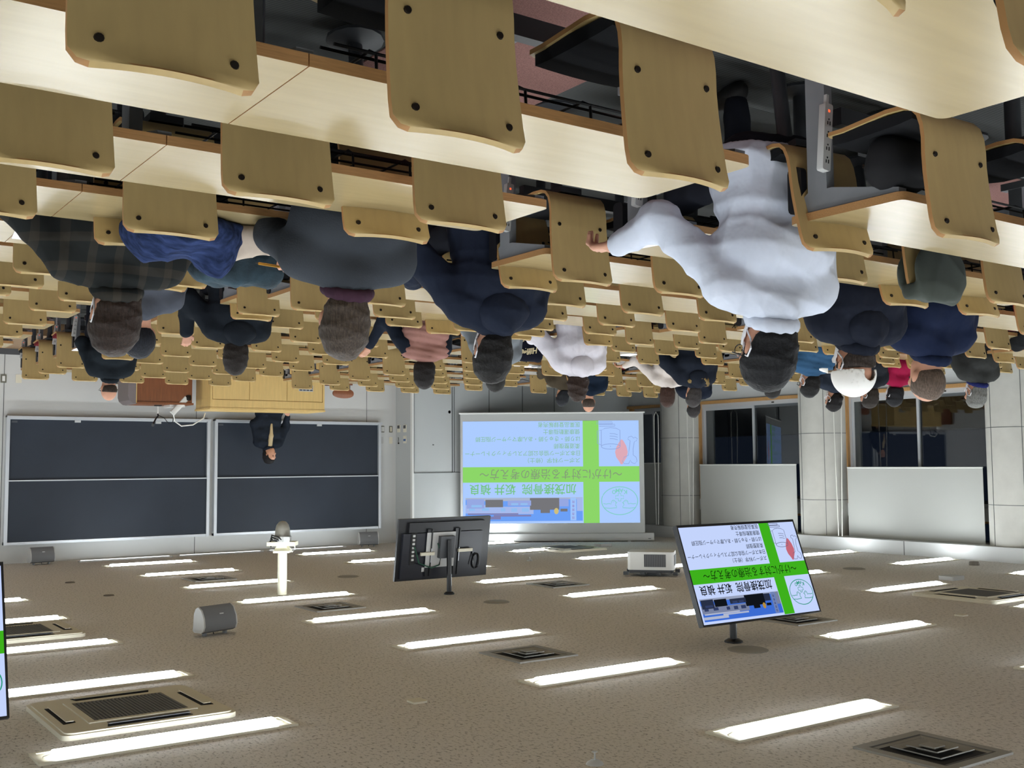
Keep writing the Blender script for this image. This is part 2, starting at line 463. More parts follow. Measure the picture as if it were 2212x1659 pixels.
def make_seat():
    r = empty('lecture_seat')
    out, inn = shell_rings()
    b = MB()
    rings = [o + list(reversed(i)) for o, i in zip(out, inn)]
    b.loft(rings)
    n = 9
    b.bm.faces.ensure_lookup_table()
    for f in b.bm.faces:
        # edge faces (thickness) take the plywood edge colour
        c = [v.co for v in f.verts]
        if len(c) == 4 and min((c[i] - c[(i + 1) % 4]).length for i in range(4)) < .0145 and max((c[i] - c[(i + 1) % 4]).length for i in range(4)) > .004:
            es = sorted((c[i] - c[(i + 1) % 4]).length for i in range(4))
            if es[1] < .0145: f.material_index = 1
    sh = b.build('shell', [M_PLY, M_PLYEDGE], r, smooth=45)
    cu = MB()
    rr = []
    for y, z, hw in ((.07, .452, .13), (.075, .478, .142), (.12, .486, .148), (.22, .490, .148), (.32, .492, .148), (.38, .486, .142), (.39, .462, .13)):
        rr.append([(x, y, z + .004 * (1 - (x / hw) ** 2)) for x in np.linspace(-hw, hw, 7)] + [(x, min(max(y, .075), .385), .45) for x in np.linspace(hw, -hw, 7)])
    cu.loft(rr); seatpad = cu.build('cushion', M_BLACK, r, smooth=60)
    def sy(z, x):
        py = np.interp(-z, [-.86, -.835, -.80, -.73, -.66, -.60, -.55, -.51], [-.008, 0, .008, .018, .026, .03, .03, .034])
        return py - max(0, 1 - (.87 - z) / .42) * .026 * (1 - (x / .162) ** 2)
    bp = MB()
    rr = []
    for z, t, hw in ((.545, .006, .12), (.56, .018, .132), (.65, .024, .136), (.74, .022, .136), (.785, .016, .128), (.80, .004, .118)):
        rr.append([(x, sy(z, x) + .0062 + t, z) for x in np.linspace(-hw, hw, 6)] + [(x, sy(z, x) + .003, z) for x in np.linspace(hw, -hw, 6)])
    bp.loft(rr); backpad = bp.build('back_pad', M_BLACK, r, smooth=60)
    ch = [(sh, []), (seatpad, []), (backpad, [])]
    for sx in (-1, 1):
        for z in (.812, .600):
            x = sx * .116
            s = MB().lathe([(.0, -.0045), (.0075, -.0045), (.0095, .0), (.0095, .004)], 10, (x, sy(z, x) - .0065, z), 'y').build('back_screw', M_SCREW, r, smooth=40)
            ch.append((s, []))
    bk = MB()
    bk.box(-.06, .06, .08, .30, .405, .432); bk.tube([(0, .19, .41), (0, .19, .03)], .028, 10); bk.lathe([(.0, 0), (.11, 0), (.11, .012), (.03, .03)], 14, (0, .19, 0))
    ch.append((bk.build('pedestal', M_DSTEEL, r, smooth=40), []))
    return r, ch
SEAT = make_seat()
OCC = {}   # (k, m) of the pulled-back seats, filled from the list of people
PEOPLE = []

# ------------------------------------------------------------------ people (numbers first: they decide which seats are pulled back)
# key, row, head centre, scale, head yaw/pitch (deg), body yaw, hair style+colour, top colour, extras, label
def P(**k): PEOPLE.append(k)
P(key='plaid', k=3, m=1, h=(-1.191, 4.474, 1.405), s=1.12, yaw=-14, pitch=-12, by=4, hair='short', hc=(44, 32, 26), top='plaid', collar=1, mask=1, lean=.03, el=[(.16, .02, -.27), (.24, .04, -.24)], wr=[(.05, .28, -.36), (.30, .12, -.40)], red_sleeve=1, bulk=.02,
  label='man in a dark plaid overshirt with a red sleeve, brown hair, wearing a white mask')
P(key='grey2', k=5, m=2, h=(-1.839, 6.350, 1.234), s=1.02, yaw=10, pitch=-14, by=0, hair='cap_knit', hc=(24, 26, 34), top=(74, 78, 88), rib=1, lean=.04, label='person in a ribbed grey cardigan and a dark knitted cap')
P(key='baldL', k=11, m=4, h=(-3.157, 11.98, 1.17), s=1.02, yaw=-12, pitch=-4, by=4, hair='bald', hc=(60, 50, 44), top=(30, 36, 42), collar=1, glasses=1, bulk=.015, label='bald man with glasses in a black jacket with a raised collar')
P(key='blackwoman', k=7, m=4, h=(-3.136, 8.226, 1.145), s=1.03, yaw=6, pitch=-12, by=6, hair='bob', hc=(30, 24, 21), top=(24, 29, 36), hood=1, raise_r=1, bulk=.03, el=[(.10, .10, -.28), (.20, .05, -.23)], wr=[(.02, .34, -.38), (.16, .22, -.05)], label='long-haired woman in a black hooded down coat raising a hand to her face')
P(key='greysweater', k=2, m=2, h=(-1.757, 3.536, 1.480), s=1.08, yaw=6, pitch=-10, by=8, hair='thin', hc=(66, 56, 48), top=(58, 62, 68), collar=2, cc=(66, 44, 58), ears=1, el=[(.06, .08, -.30), (.01, .30, -.165)], wr=[(.02, .30, -.42), (-.005, .39, -.17)], hand_up={1: (-.25, .5, .5)}, raise_r=1, wool=1, label='grey-haired man in a charcoal wool sweater, right elbow out, hand holding a gold pen')
P(key='pink', k=7, m=7, h=(-4.873, 8.226, 1.20), s=1.02, yaw=12, pitch=-8, by=12, hair='bobshort', hc=(22, 17, 17), top=(26, 32, 44), vest=(150, 110, 102), raise_r=1, el=[(.06, .12, -.28), (.16, .10, -.26)], wr=[(.02, .34, -.38), (.26, .28, -.10)], label='person in a dusty pink quilted vest over navy sleeves with short dark hair')
P(key='navyP3', k=3, m=4, h=(-3.041, 4.474, 1.452), s=1.10, yaw=0, pitch=-10, by=6, hair='short', hc=(24, 22, 22), top=(29, 35, 50), hood=1, ears=1, bulk=.028, el=[(.14, .06, -.30), (.24, .06, -.26)], wr=[(.05, .30, -.42), (.10, .32, -.42)], mask=1, label='dark-haired man in a navy down jacket with elbows spread on the desk')
P(key='behP3', k=7, m=8, h=(-5.640, 8.226, 1.205), s=1.02, yaw=10, pitch=-14, by=8, hair='short', hc=(32, 30, 28), top=(120, 126, 132), label='dark-haired person in grey, mostly hidden behind the man in the navy down jacket')
P(key='hoodie', k=7, m=10, h=(-6.614, 8.226, 1.258), s=1.06, yaw=14, pitch=-14, by=14, hair='curly', hc=(44, 30, 24), top=(212, 208, 216), hood=1, bulk=.035, el=[(.10, .12, -.26), (.22, .08, -.27)], wr=[(.04, .34, -.38), (.20, .26, -.36)], label='curly brown-haired woman in a pale lilac-grey hooded sweatshirt leaning to one side')
P(key='brown', k=11, m=14, h=(-9.349, 11.978, 1.065), s=1.03, yaw=6, pitch=-18, by=8, hair='short', hc=(22, 24, 30), top=(66, 58, 46), bulk=.03, lean=.08, label='person with black hair in a brown jacket bent forward over the desk')
P(key='baldnavy', k=10, m=14, h=(-9.061, 11.04, 1.205), s=1.03, yaw=22, pitch=-6, by=12, hair='balding', hc=(72, 62, 56), top=(18, 30, 46), ears=1, bulk=.02, label='balding man in a dark navy jacket')
P(key='beige', k=9, m=14, h=(-9.587, 10.10, 1.16), s=1.03, yaw=16, pitch=-10, by=14, hair='bob', hc=(58, 38, 30), top=(214, 204, 198), el=[(.06, .12, -.28), (.20, .14, -.24)], wr=[(.02, .34, -.38), (.30, .28, -.30)], label='brown-haired woman in a loose beige cardigan')
P(key='fur', k=8, m=14, h=(-9.120, 9.164, 1.215), s=1.06, yaw=6, pitch=-12, by=14, hair='thin', hc=(54, 50, 50), top=(28, 33, 44), fur=1, ears=1, bulk=.035, el=[(.12, .08, -.28), (.22, .14, -.25)], wr=[(.04, .34, -.40), (.26, .36, -.30)], label='man in a dark parka with a tan fur-trimmed hood')
P(key='behfur', k=10, m=17, h=(-10.986, 11.04, 1.225), s=1.06, yaw=8, pitch=-8, by=12, hair='short', hc=(40, 36, 36), top=(24, 30, 44), bulk=.03, label='dark-haired person in navy sitting in front of the fur-hooded man')
P(key='white', k=1, m=4, h=(-2.950, 2.598, 1.608), s=1.08, yaw=-6, pitch=-14, by=16, hair='short', hc=(14, 14, 17), top=(202, 208, 222), mask=1, glasses=1, ears=1, collar=1, bulk=.012, shirt=1, curl=1.0, el=[(.10, .10, -.28), (.18, .14, -.24)], wr=[(.02, .34, -.40), (.27, .30, -.33)], label='man in a loose pale grey-blue shirt with black hair and a white mask')
P(key='behwhite', k=7, m=14, h=(-9.431, 8.226, 1.155), s=1.03, yaw=10, pitch=-12, by=10, hair='short', hc=(34, 32, 31), top=(56, 58, 62), bulk=.02, label='person in charcoal mostly hidden behind the white-shirted man')
P(key='bluepuff', k=6, m=14, h=(-8.919, 7.288, 1.205), s=1.04, yaw=-6, pitch=-10, by=10, hair='short', hc=(20, 19, 20), top=(50, 84, 116), puffer=1, mask=1, glasses=1, bulk=.035, label='dark-haired person in a blue puffer jacket wearing a mask')
P(key='bun', k=8, m=18, h=(-11.691, 9.164, 1.205), s=1.05, yaw=-16, pitch=-8, by=14, hair='bun', hc=(20, 17, 18), top=(40, 46, 58), mask=1, ears=1, label='woman with her black hair tied back in a dark slate top, wearing a mask')
P(key='cap', k=2, m=7, h=(-4.673, 3.536, 1.512), s=1.10, yaw=-6, pitch=-8, by=14, hair='short', hc=(54, 46, 42), top=(26, 30, 42), cap=1, mask=1, ears=1, hood=1, bulk=.045, collar=1, tee=1, label='man in a white baseball cap and a navy quilted parka with white piping')
P(key='black', k=7, m=17, h=(-11.178, 8.226, 1.22), s=1.05, yaw=-18, pitch=-6, by=12, hair='short', hc=(44, 38, 34), top=(32, 34, 40), mask=1, ears=1, label='man with short brown hair in a black sweater wearing a white mask')
P(key='magenta', k=7, m=18, h=(-11.680, 8.226, 1.187), s=1.04, yaw=0, pitch=-10, by=10, hair='bobshort', hc=(20, 20, 24), top=(150, 24, 64), mask=1, label='person in a bright crimson top with short black hair and a mask')
P(key='bigbald', k=2, m=8, h=(-5.319, 3.536, 1.540), s=1.10, yaw=2, pitch=-10, by=14, hair='buzz', hc=(92, 78, 68), top=(24, 33, 58), collar=1, ears=1, bulk=.03, el=[(.16, .06, -.28), (.18, .10, -.27)], wr=[(.05, .32, -.40), (.08, .34, -.40)], label='big man with a balding close-cropped head in a royal navy jacket')
P(key='greyR', k=5, m=16, h=(-10.397, 6.350, 1.318), s=1.08, yaw=-4, pitch=-8, by=12, hair='short', hc=(112, 112, 108), top=(50, 51, 50), collar=2, cc=(34, 40, 92), mask=1, ears=1, bulk=.02, label='grey-haired man in a dark grey jacket with a blue collar and a mask')
P(key='edge', k=3, m=13, h=(-8.63, 4.47, 1.47), s=1.06, yaw=0, pitch=-8, by=0, hair='short', hc=(24, 22, 22), top=(18, 19, 21), bulk=.05, label='person in a bulky black coat at the picture edge near the windows')
for p_ in PEOPLE:
    OCC[(p_['k'], p_['m'])] = p_
    hx_, hy_, hz_ = p_['h']; t_ = (hy_ + .13) / hy_
    p_['h'] = (hx_ * t_, hy_ * t_, CZ + (hz_ - CZ) * t_)

# ------------------------------------------------------------------ place the seats
def place_seats():
    root, ch = SEAT
    red_c = ch[1][0].data.copy(); red_c.materials[0] = M_RED
    red_b = ch[2][0].data.copy(); red_b.materials[0] = M_RED
    first = True
    rr = random.Random(11)
    for bi, (bn, ms, xr, xl, _) in enumerate(BLOCKS):
        for k in range(-1, 15):
            if bi == 3 and k == 14: continue
            for i, mm in enumerate(ms):
                x, y, z = seat_x(mm), row_y(k), row_floor(k)
                occ = OCC.get((k, mm))
                red = rr.random() < .4 and k >= 1
                if not in_frame((x, y, z + .8), 110, 140): continue
                if first: o = root; first = False
                else:
                    o = copy_tree(root, ch)
                if occ is not None:
                    o.location = (occ['h'][0], y - .31, z - .0); o.rotation_euler = (math.radians(7), 0, math.radians(occ['by'] * .4))
                    o.location.z = z + .02 - .10 * 0
                else:
                    o.location = (x + rr.uniform(-.006, .006), y + rr.uniform(-.012, .012), z)
                    o.rotation_euler = (0, 0, math.radians(rr.uniform(-1.6, 1.6)))
                if red:
                    for c in o.children:
                        if c.name.startswith('cushion'): c.data = red_c
                        if c.name.startswith('back_pad'): c.data = red_b
                tag(o, 'plywood seat, %s row from back, %s from left, %s' % (ORD[k + 2], ORD[len(ms) - i], BNAME[bi]), 'seat', 'plywood lecture seats in rows')
place_seats()

# ------------------------------------------------------------------ desks
def make_desk(Wd, strip):
    r = empty('long_desk')
    ch = []
    seam = -1.645
    D, T = .46, .028
    for a, b, rl, rr_ in ((seam - .0015, 0, 0, 1), (-Wd, seam + .0015, 1, 0)):
        pts = [(p[0], p[1]) for p in rrect(min(a, b), max(a, b), 0, D, .03, 4)]
        if a == seam - .0015: x0, x1 = seam - .0015 + .003, 0
        else: x0, x1 = -Wd, seam - .0015
        pts = rrect(x0, x1, 0, D, .028, 4)
        # square the corners on the seam side
        q = []
        for px, py in pts:
            if rl == 0 and px < x0 + .028: px = x0; py = 0 if py < D / 2 else D
            if rl == 1 and px > x1 - .028: px = x1; py = 0 if py < D / 2 else D
            if not q or (abs(q[-1][0] - px) + abs(q[-1][1] - py)) > 1e-5: q.append((px, py))
        while abs(q[0][0] - q[-1][0]) + abs(q[0][1] - q[-1][1]) < 1e-5: q.pop()
        b_ = MB().prism(q, .70 - T, .70, side=1)
        ch.append((b_.build('desktop', [M_DESK, M_EDGE], r, smooth=30), []))
    for x in (-.03, seam, -Wd + .03):
        l = MB()
        l.box(x - .02, x + .02, .30, .38, .03, .63)
        l.prism([(.02, .672), (.44, .672), (.44, .64), (.38, .60), (.28, .60), (.02, .655)], x - .02, x + .02, Matrix(((0, 0, 1, 0), (1, 0, 0, 0), (0, 1, 0, 0), (0, 0, 0, 1))))
        l.box(x - .03, x + .03, .06, .42, 0, .04)
        lo = l.build('leg', M_STEEL, r, smooth=0)
        g = []
        if x == -.03:
            c = MB()
            c.prism(rrect(.40, .46, .50, .665, .02, 3), x + .0, x + .03, Matrix(((0, 0, 1, 0), (1, 0, 0, 0), (0, 1, 0, 0), (0, 0, 0, 1))))
            g.append(c.build('end_cover', M_BPLAST, lo, smooth=30))
        ch.append((lo, g))
    for a, b in ((seam + .10, -.2), (-Wd + .2, seam - .10)):
        wv = MB()
        for y, z in ((.09, .60), (.16, .585), (.24, .585), (.32, .585), (.39, .62)):
            wv.tube([(a, y, z), (b, y, z)], .0042, 5)
        n = 5
        for i in range(n):
            x = a + (b - a) * (i + .5) / n
            wv.tube([(x, .085, .672), (x, .09, .60), (x, .12, .583), (x, .34, .583), (x, .39, .62), (x, .40, .672)], .0042, 5)
        ch.append((wv.build('wire_shelf', M_WIRE, r, smooth=60), []))
    bar = MB().box(-Wd + .1, -.1, .30, .34, .30, .36)
    ch.append((bar.build('rail', M_DSTEEL, r, smooth=0), []))
    if strip:
        s = MB().prism(rrect(-.02, .02, 0, .235, .006, 2), 0, .026)
        s.box(-.006, .006, -.035, 0, .006, .018)
        so = s.build('power_strip', M_STRIP, r, smooth=30)
        Mx = Matrix.Translation((-.079, .205, .385)) @ Matrix(((0, 0, 1, 0), (1, 0, 0, 0), (0, 1, 0, 0), (0, 0, 0, 1))) @ Matrix.Rotation(math.radians(4), 4, 'Z')
        Mx = Matrix.Translation((.0, .297, .315)) @ Matrix(((1, 0, 0, 0), (0, 0, -1, 0), (0, 1, 0, 0), (0, 0, 0, 1))) @ Matrix.Rotation(math.radians(-6), 4, 'Z')
        so.matrix_local = Mx
        g = []
        for i in range(4):
            y = .062 + i * .045
            q = MB()
            q.box(-.009, -.005, y, y + .013, .026, .0275); q.box(.003, .007, y + .002, y + .013, .026, .0275); q.box(-.003, .002, y - .009, y - .004, .026, .0275)
            g.append(q.build('socket', M_SLOT, so, smooth=0))
        g.append(MB().box(-.004, .004, .022, .030, .026, .0275).build('pilot_lamp', M_REDLED, so, smooth=0))
        ch.append((so, g))
    return r, ch
def place_desks():
    for bi, (bn, ms, xr, xl, _) in enumerate(BLOCKS):
        Wd = xr - xl
        root, ch = make_desk(Wd, bi > 0)
        first = True
        for k in range(-1, 15):
            if bi == 3 and k == 14: continue
            y = row_y(k) + .178 if k >= 0 else .983
            z = row_top(k) - .16 - .70
            if not any(in_frame((xr + (xl - xr) * t, y + .3, z + .7), 60, 120) for t in (0, .1, .2, .3, .4, .5, .6, .7, .8, .9, 1)): continue
            o = root if first else copy_tree(root, ch); first = False
            o.location = (xr, y, z)
            tag(o, 'long light wood desk, %s row from back, %s' % (ORD[k + 2], BNAME[bi]), 'desk', 'long desks in rows')
place_desks()

# ------------------------------------------------------------------ people: smooth implicit surfaces turned into meshes
def sd_cap(P, a, b, r0, r1):
    a = np.array(a, np.float32); b = np.array(b, np.float32); ab = b - a
    t = np.clip(((P - a) @ ab) / max(1e-9, float(ab @ ab)), 0, 1)
    d = P - (a + t[..., None] * ab)
    return np.sqrt((d * d).sum(-1)) - (r0 + (r1 - r0) * t)
def sd_ell(P, c, r):
    q = (P - np.array(c, np.float32)) / np.array(r, np.float32)
    l = np.sqrt((q * q).sum(-1)) + 1e-6
    g = np.sqrt(((q / np.array(r, np.float32)) ** 2).sum(-1)) + 1e-6
    return l * (l - 1) / g
def smin(a, b, k):
    h = np.clip(.5 + .5 * (b - a) / k, 0, 1)
    return b + (a - b) * h - k * h * (1 - h)
def prims(P, L, k):
    f = None
    for q in L:
        d = sd_cap(P, *q[1:]) if q[0] == 'c' else sd_ell(P, *q[1:])
        f = d if f is None else smin(f, d, k)
    return f
def bounds(L, pad):
    lo = np.full(3, 1e9); hi = -lo
    for q in L:
        if q[0] == 'c':
            r = max(q[3], q[4])
            for p in q[1:3]: lo = np.minimum(lo, np.array(p) - r); hi = np.maximum(hi, np.array(p) + r)
        else:
            lo = np.minimum(lo, np.array(q[1]) - np.array(q[2])); hi = np.maximum(hi, np.array(q[1]) + np.array(q[2]))
    return lo - pad, hi + pad
def nets(fn, lo, hi, h):
    n = np.maximum(3, np.ceil((hi - lo) / h).astype(int) + 1)
    ax = [np.float32(lo[i]) + h * np.arange(n[i], dtype=np.float32) for i in range(3)]
    G = np.stack(np.meshgrid(*ax, indexing='ij'), -1)
    f = fn(G).astype(np.float32)
    S = f < 0
    nx, ny, nz = n - 1
    acc = np.zeros((nx, ny, nz, 3), np.float32); cnt = np.zeros((nx, ny, nz), np.float32)
    corner = [(i, j, k) for i in (0, 1) for j in (0, 1) for k in (0, 1)]
    sub = lambda A, c: A[c[0]:c[0] + nx, c[1]:c[1] + ny, c[2]:c[2] + nz]
    for a in corner:
        for d in range(3):
            if a[d]: continue
            b = list(a); b[d] = 1; b = tuple(b)
            fa, fb = sub(f, a), sub(f, b)
            x = (fa < 0) != (fb < 0)
            t = np.where(x, fa / np.where(x, fa - fb, 1), 0)
            for e in range(3):
                acc[..., e] += np.where(x, a[e] + (t if e == d else 0), 0)
            cnt += x
    ok = cnt > 0
    idx = np.full(ok.shape, -1, np.int64); idx[ok] = np.arange(ok.sum())
    base = np.stack(np.meshgrid(np.arange(nx), np.arange(ny), np.arange(nz), indexing='ij'), -1)
    V = (base[ok] + acc[ok] / cnt[ok][:, None]) * h + np.array([ax[0][0], ax[1][0], ax[2][0]])
    Q = []
    for d in range(3):
        e, g = (d + 1) % 3, (d + 2) % 3
        s0 = [slice(None)] * 3; s1 = [slice(None)] * 3
        s0[d] = slice(0, -1); s1[d] = slice(1, None)
        A, B = S[tuple(s0)], S[tuple(s1)]
        I = np.argwhere(A != B)
        keep = np.ones(len(I), bool)
        lim = [nx, ny, nz]
        for u in (e, g): keep &= (I[:, u] > 0) & (I[:, u] < lim[u])
        I = I[keep]
        if not len(I): continue
        def cell(de, dg):
            J = I.copy(); J[:, e] -= de; J[:, g] -= dg
            return idx[J[:, 0], J[:, 1], J[:, 2]]
        q = np.stack([cell(1, 1), cell(0, 1), cell(0, 0), cell(1, 0)], 1)
        fl = ~A[tuple(I.T)]
        q[fl] = q[fl][:, ::-1]
        Q.append(q)
    return V, np.concatenate(Q)
def to_mesh(name, parts):
    Vs, Qs, o = [], [], 0
    for V, Q in parts:
        Vs.append(V); Qs.append(Q + o); o += len(V)
    V = np.concatenate(Vs); Q = np.concatenate(Qs)
    me = bpy.data.meshes.new(name)
    me.vertices.add(len(V)); me.vertices.foreach_set('co', V.astype(np.float32).ravel())
    me.loops.add(len(Q) * 4); me.loops.foreach_set('vertex_index', Q.astype(np.int32).ravel())
    me.polygons.add(len(Q)); me.polygons.foreach_set('loop_start', (np.arange(len(Q)) * 4).astype(np.int32))
    me.update(calc_edges=True); me.validate()
    return me
RNG = np.random.RandomState(5)
WD = RNG.randn(7, 3); WD /= np.linalg.norm(WD, axis=1)[:, None]; WPH = RNG.rand(7) * 6
def folds(P, a, fr=26, seed=0):
    o = 0; S = seed * 1.7
    w = np.sin(P @ (WD[6] * 9) + S) * .8
    for i in range(4):
        o = o + (1 - np.abs(np.sin(P @ (WD[i] * np.array([1, 1, .55]) * fr * (1 + .35 * i)) + WPH[i] + S * (i + 1) + w * (1 + i * .4)))) ** 2 / (1 + .5 * i)
    return -a * (o - .9)
def norm(v): v = np.array(v, float); return v / np.linalg.norm(v)
def hand_prims(W, d, n, side, s, curl=.5):
    d = norm(d); n = norm(np.array(n) - d * np.dot(n, d)); r = np.cross(d, n) * side
    L = [('c', W - d * .02 * s, W + d * .02 * s, .024 * s, .026 * s)]
    for i, (o, l, dl) in enumerate(((-.03, .068, -.002), (-.0105, .078, .004), (.0095, .073, .002), (.028, .058, -.006))):
        kn = W + (d * (.088 + dl) + r * o) * s
        L.append(('c', W + (d * .02 + r * o * .6) * s, kn, .0135 * s, .0115 * s))
        a1 = curl * .7; d1 = d * math.cos(a1) - n * math.sin(a1)
        p1 = kn + d1 * l * .48 * s; a2 = curl * 1.7; d2 = d * math.cos(a2) - n * math.sin(a2)
        p2 = p1 + d2 * l * .52 * s
        L += [('c', kn, p1, .0098 * s, .0088 * s), ('c', p1, p2, .0088 * s, .007 * s)]
    t0 = W + (d * .025 - r * .022) * s; t1 = t0 + (d * .032 - r * .030 - n * .008) * s; t2 = t1 + (d * .032 - r * .008 - n * .012) * s
    L += [('c', t0, t1, .014 * s, .0115 * s), ('c', t1, t2, .0105 * s, .008 * s)]
    return L
def cloth_mat(name, rgb, kind='plain'):
    M = mat(name, rgb, .9, spec=.15, bump=(160, .4, .004) if kind == 'wool' else (9, .35, .03), noise=(9, (1, 1, 1)), mix=.05)
    return M
def plaid_mat():
    M = bpy.data.materials.new('dark plaid cloth'); M.use_nodes = True
    nt = M.node_tree; b = nt.nodes['Principled BSDF']; b.inputs['Roughness'].default_value = .95; b.inputs['Specular IOR Level'].default_value = .1
    tc = nt.nodes.new('ShaderNodeTexCoord'); sx = nt.nodes.new('ShaderNodeSeparateXYZ'); nt.links.new(tc.outputs['Object'], sx.inputs[0])
    outs = []
    for ax, fr in ((0, 62), (2, 56)):
        mu = nt.nodes.new('ShaderNodeMath'); mu.operation = 'MULTIPLY'; mu.inputs[1].default_value = fr
        nt.links.new(sx.outputs[ax], mu.inputs[0])
        si = nt.nodes.new('ShaderNodeMath'); si.operation = 'SINE'; nt.links.new(mu.outputs[0], si.inputs[0])
        gt = nt.nodes.new('ShaderNodeMath'); gt.operation = 'GREATER_THAN'; gt.inputs[1].default_value = .55
        nt.links.new(si.outputs[0], gt.inputs[0]); outs.append(gt)
    ad = nt.nodes.new('ShaderNodeMath'); ad.operation = 'ADD'
    nt.links.new(outs[0].outputs[0], ad.inputs[0]); nt.links.new(outs[1].outputs[0], ad.inputs[1])
    dv = nt.nodes.new('ShaderNodeMath'); dv.operation = 'MULTIPLY'; dv.inputs[1].default_value = .5; nt.links.new(ad.outputs[0], dv.inputs[0])
    r = nt.nodes.new('ShaderNodeValToRGB')
    r.color_ramp.elements[0].color = lin((37, 39, 39)) + (1,); r.color_ramp.elements[1].color = lin((60, 56, 50)) + (1,)
    nt.links.new(dv.outputs[0], r.inputs[0]); nt.links.new(r.outputs[0], b.inputs['Base Color'])
    return M
M_PLAID = plaid_mat()
M_FUR = mat('tan fur', (140, 118, 78), .95, spec=.1, noise=(40, (1, 1, 1)), mix=.35, bump=(120, .8, .02))
M_MASK = mat('white face mask', (232, 232, 236), .85)
M_TROUSER = mat('dark trousers', (30, 32, 40), .9, spec=.15)
M_SHOE = mat('dark shoe', (24, 22, 22), .6)
M_LENS = mat('spectacle frame', (30, 28, 28), .3)

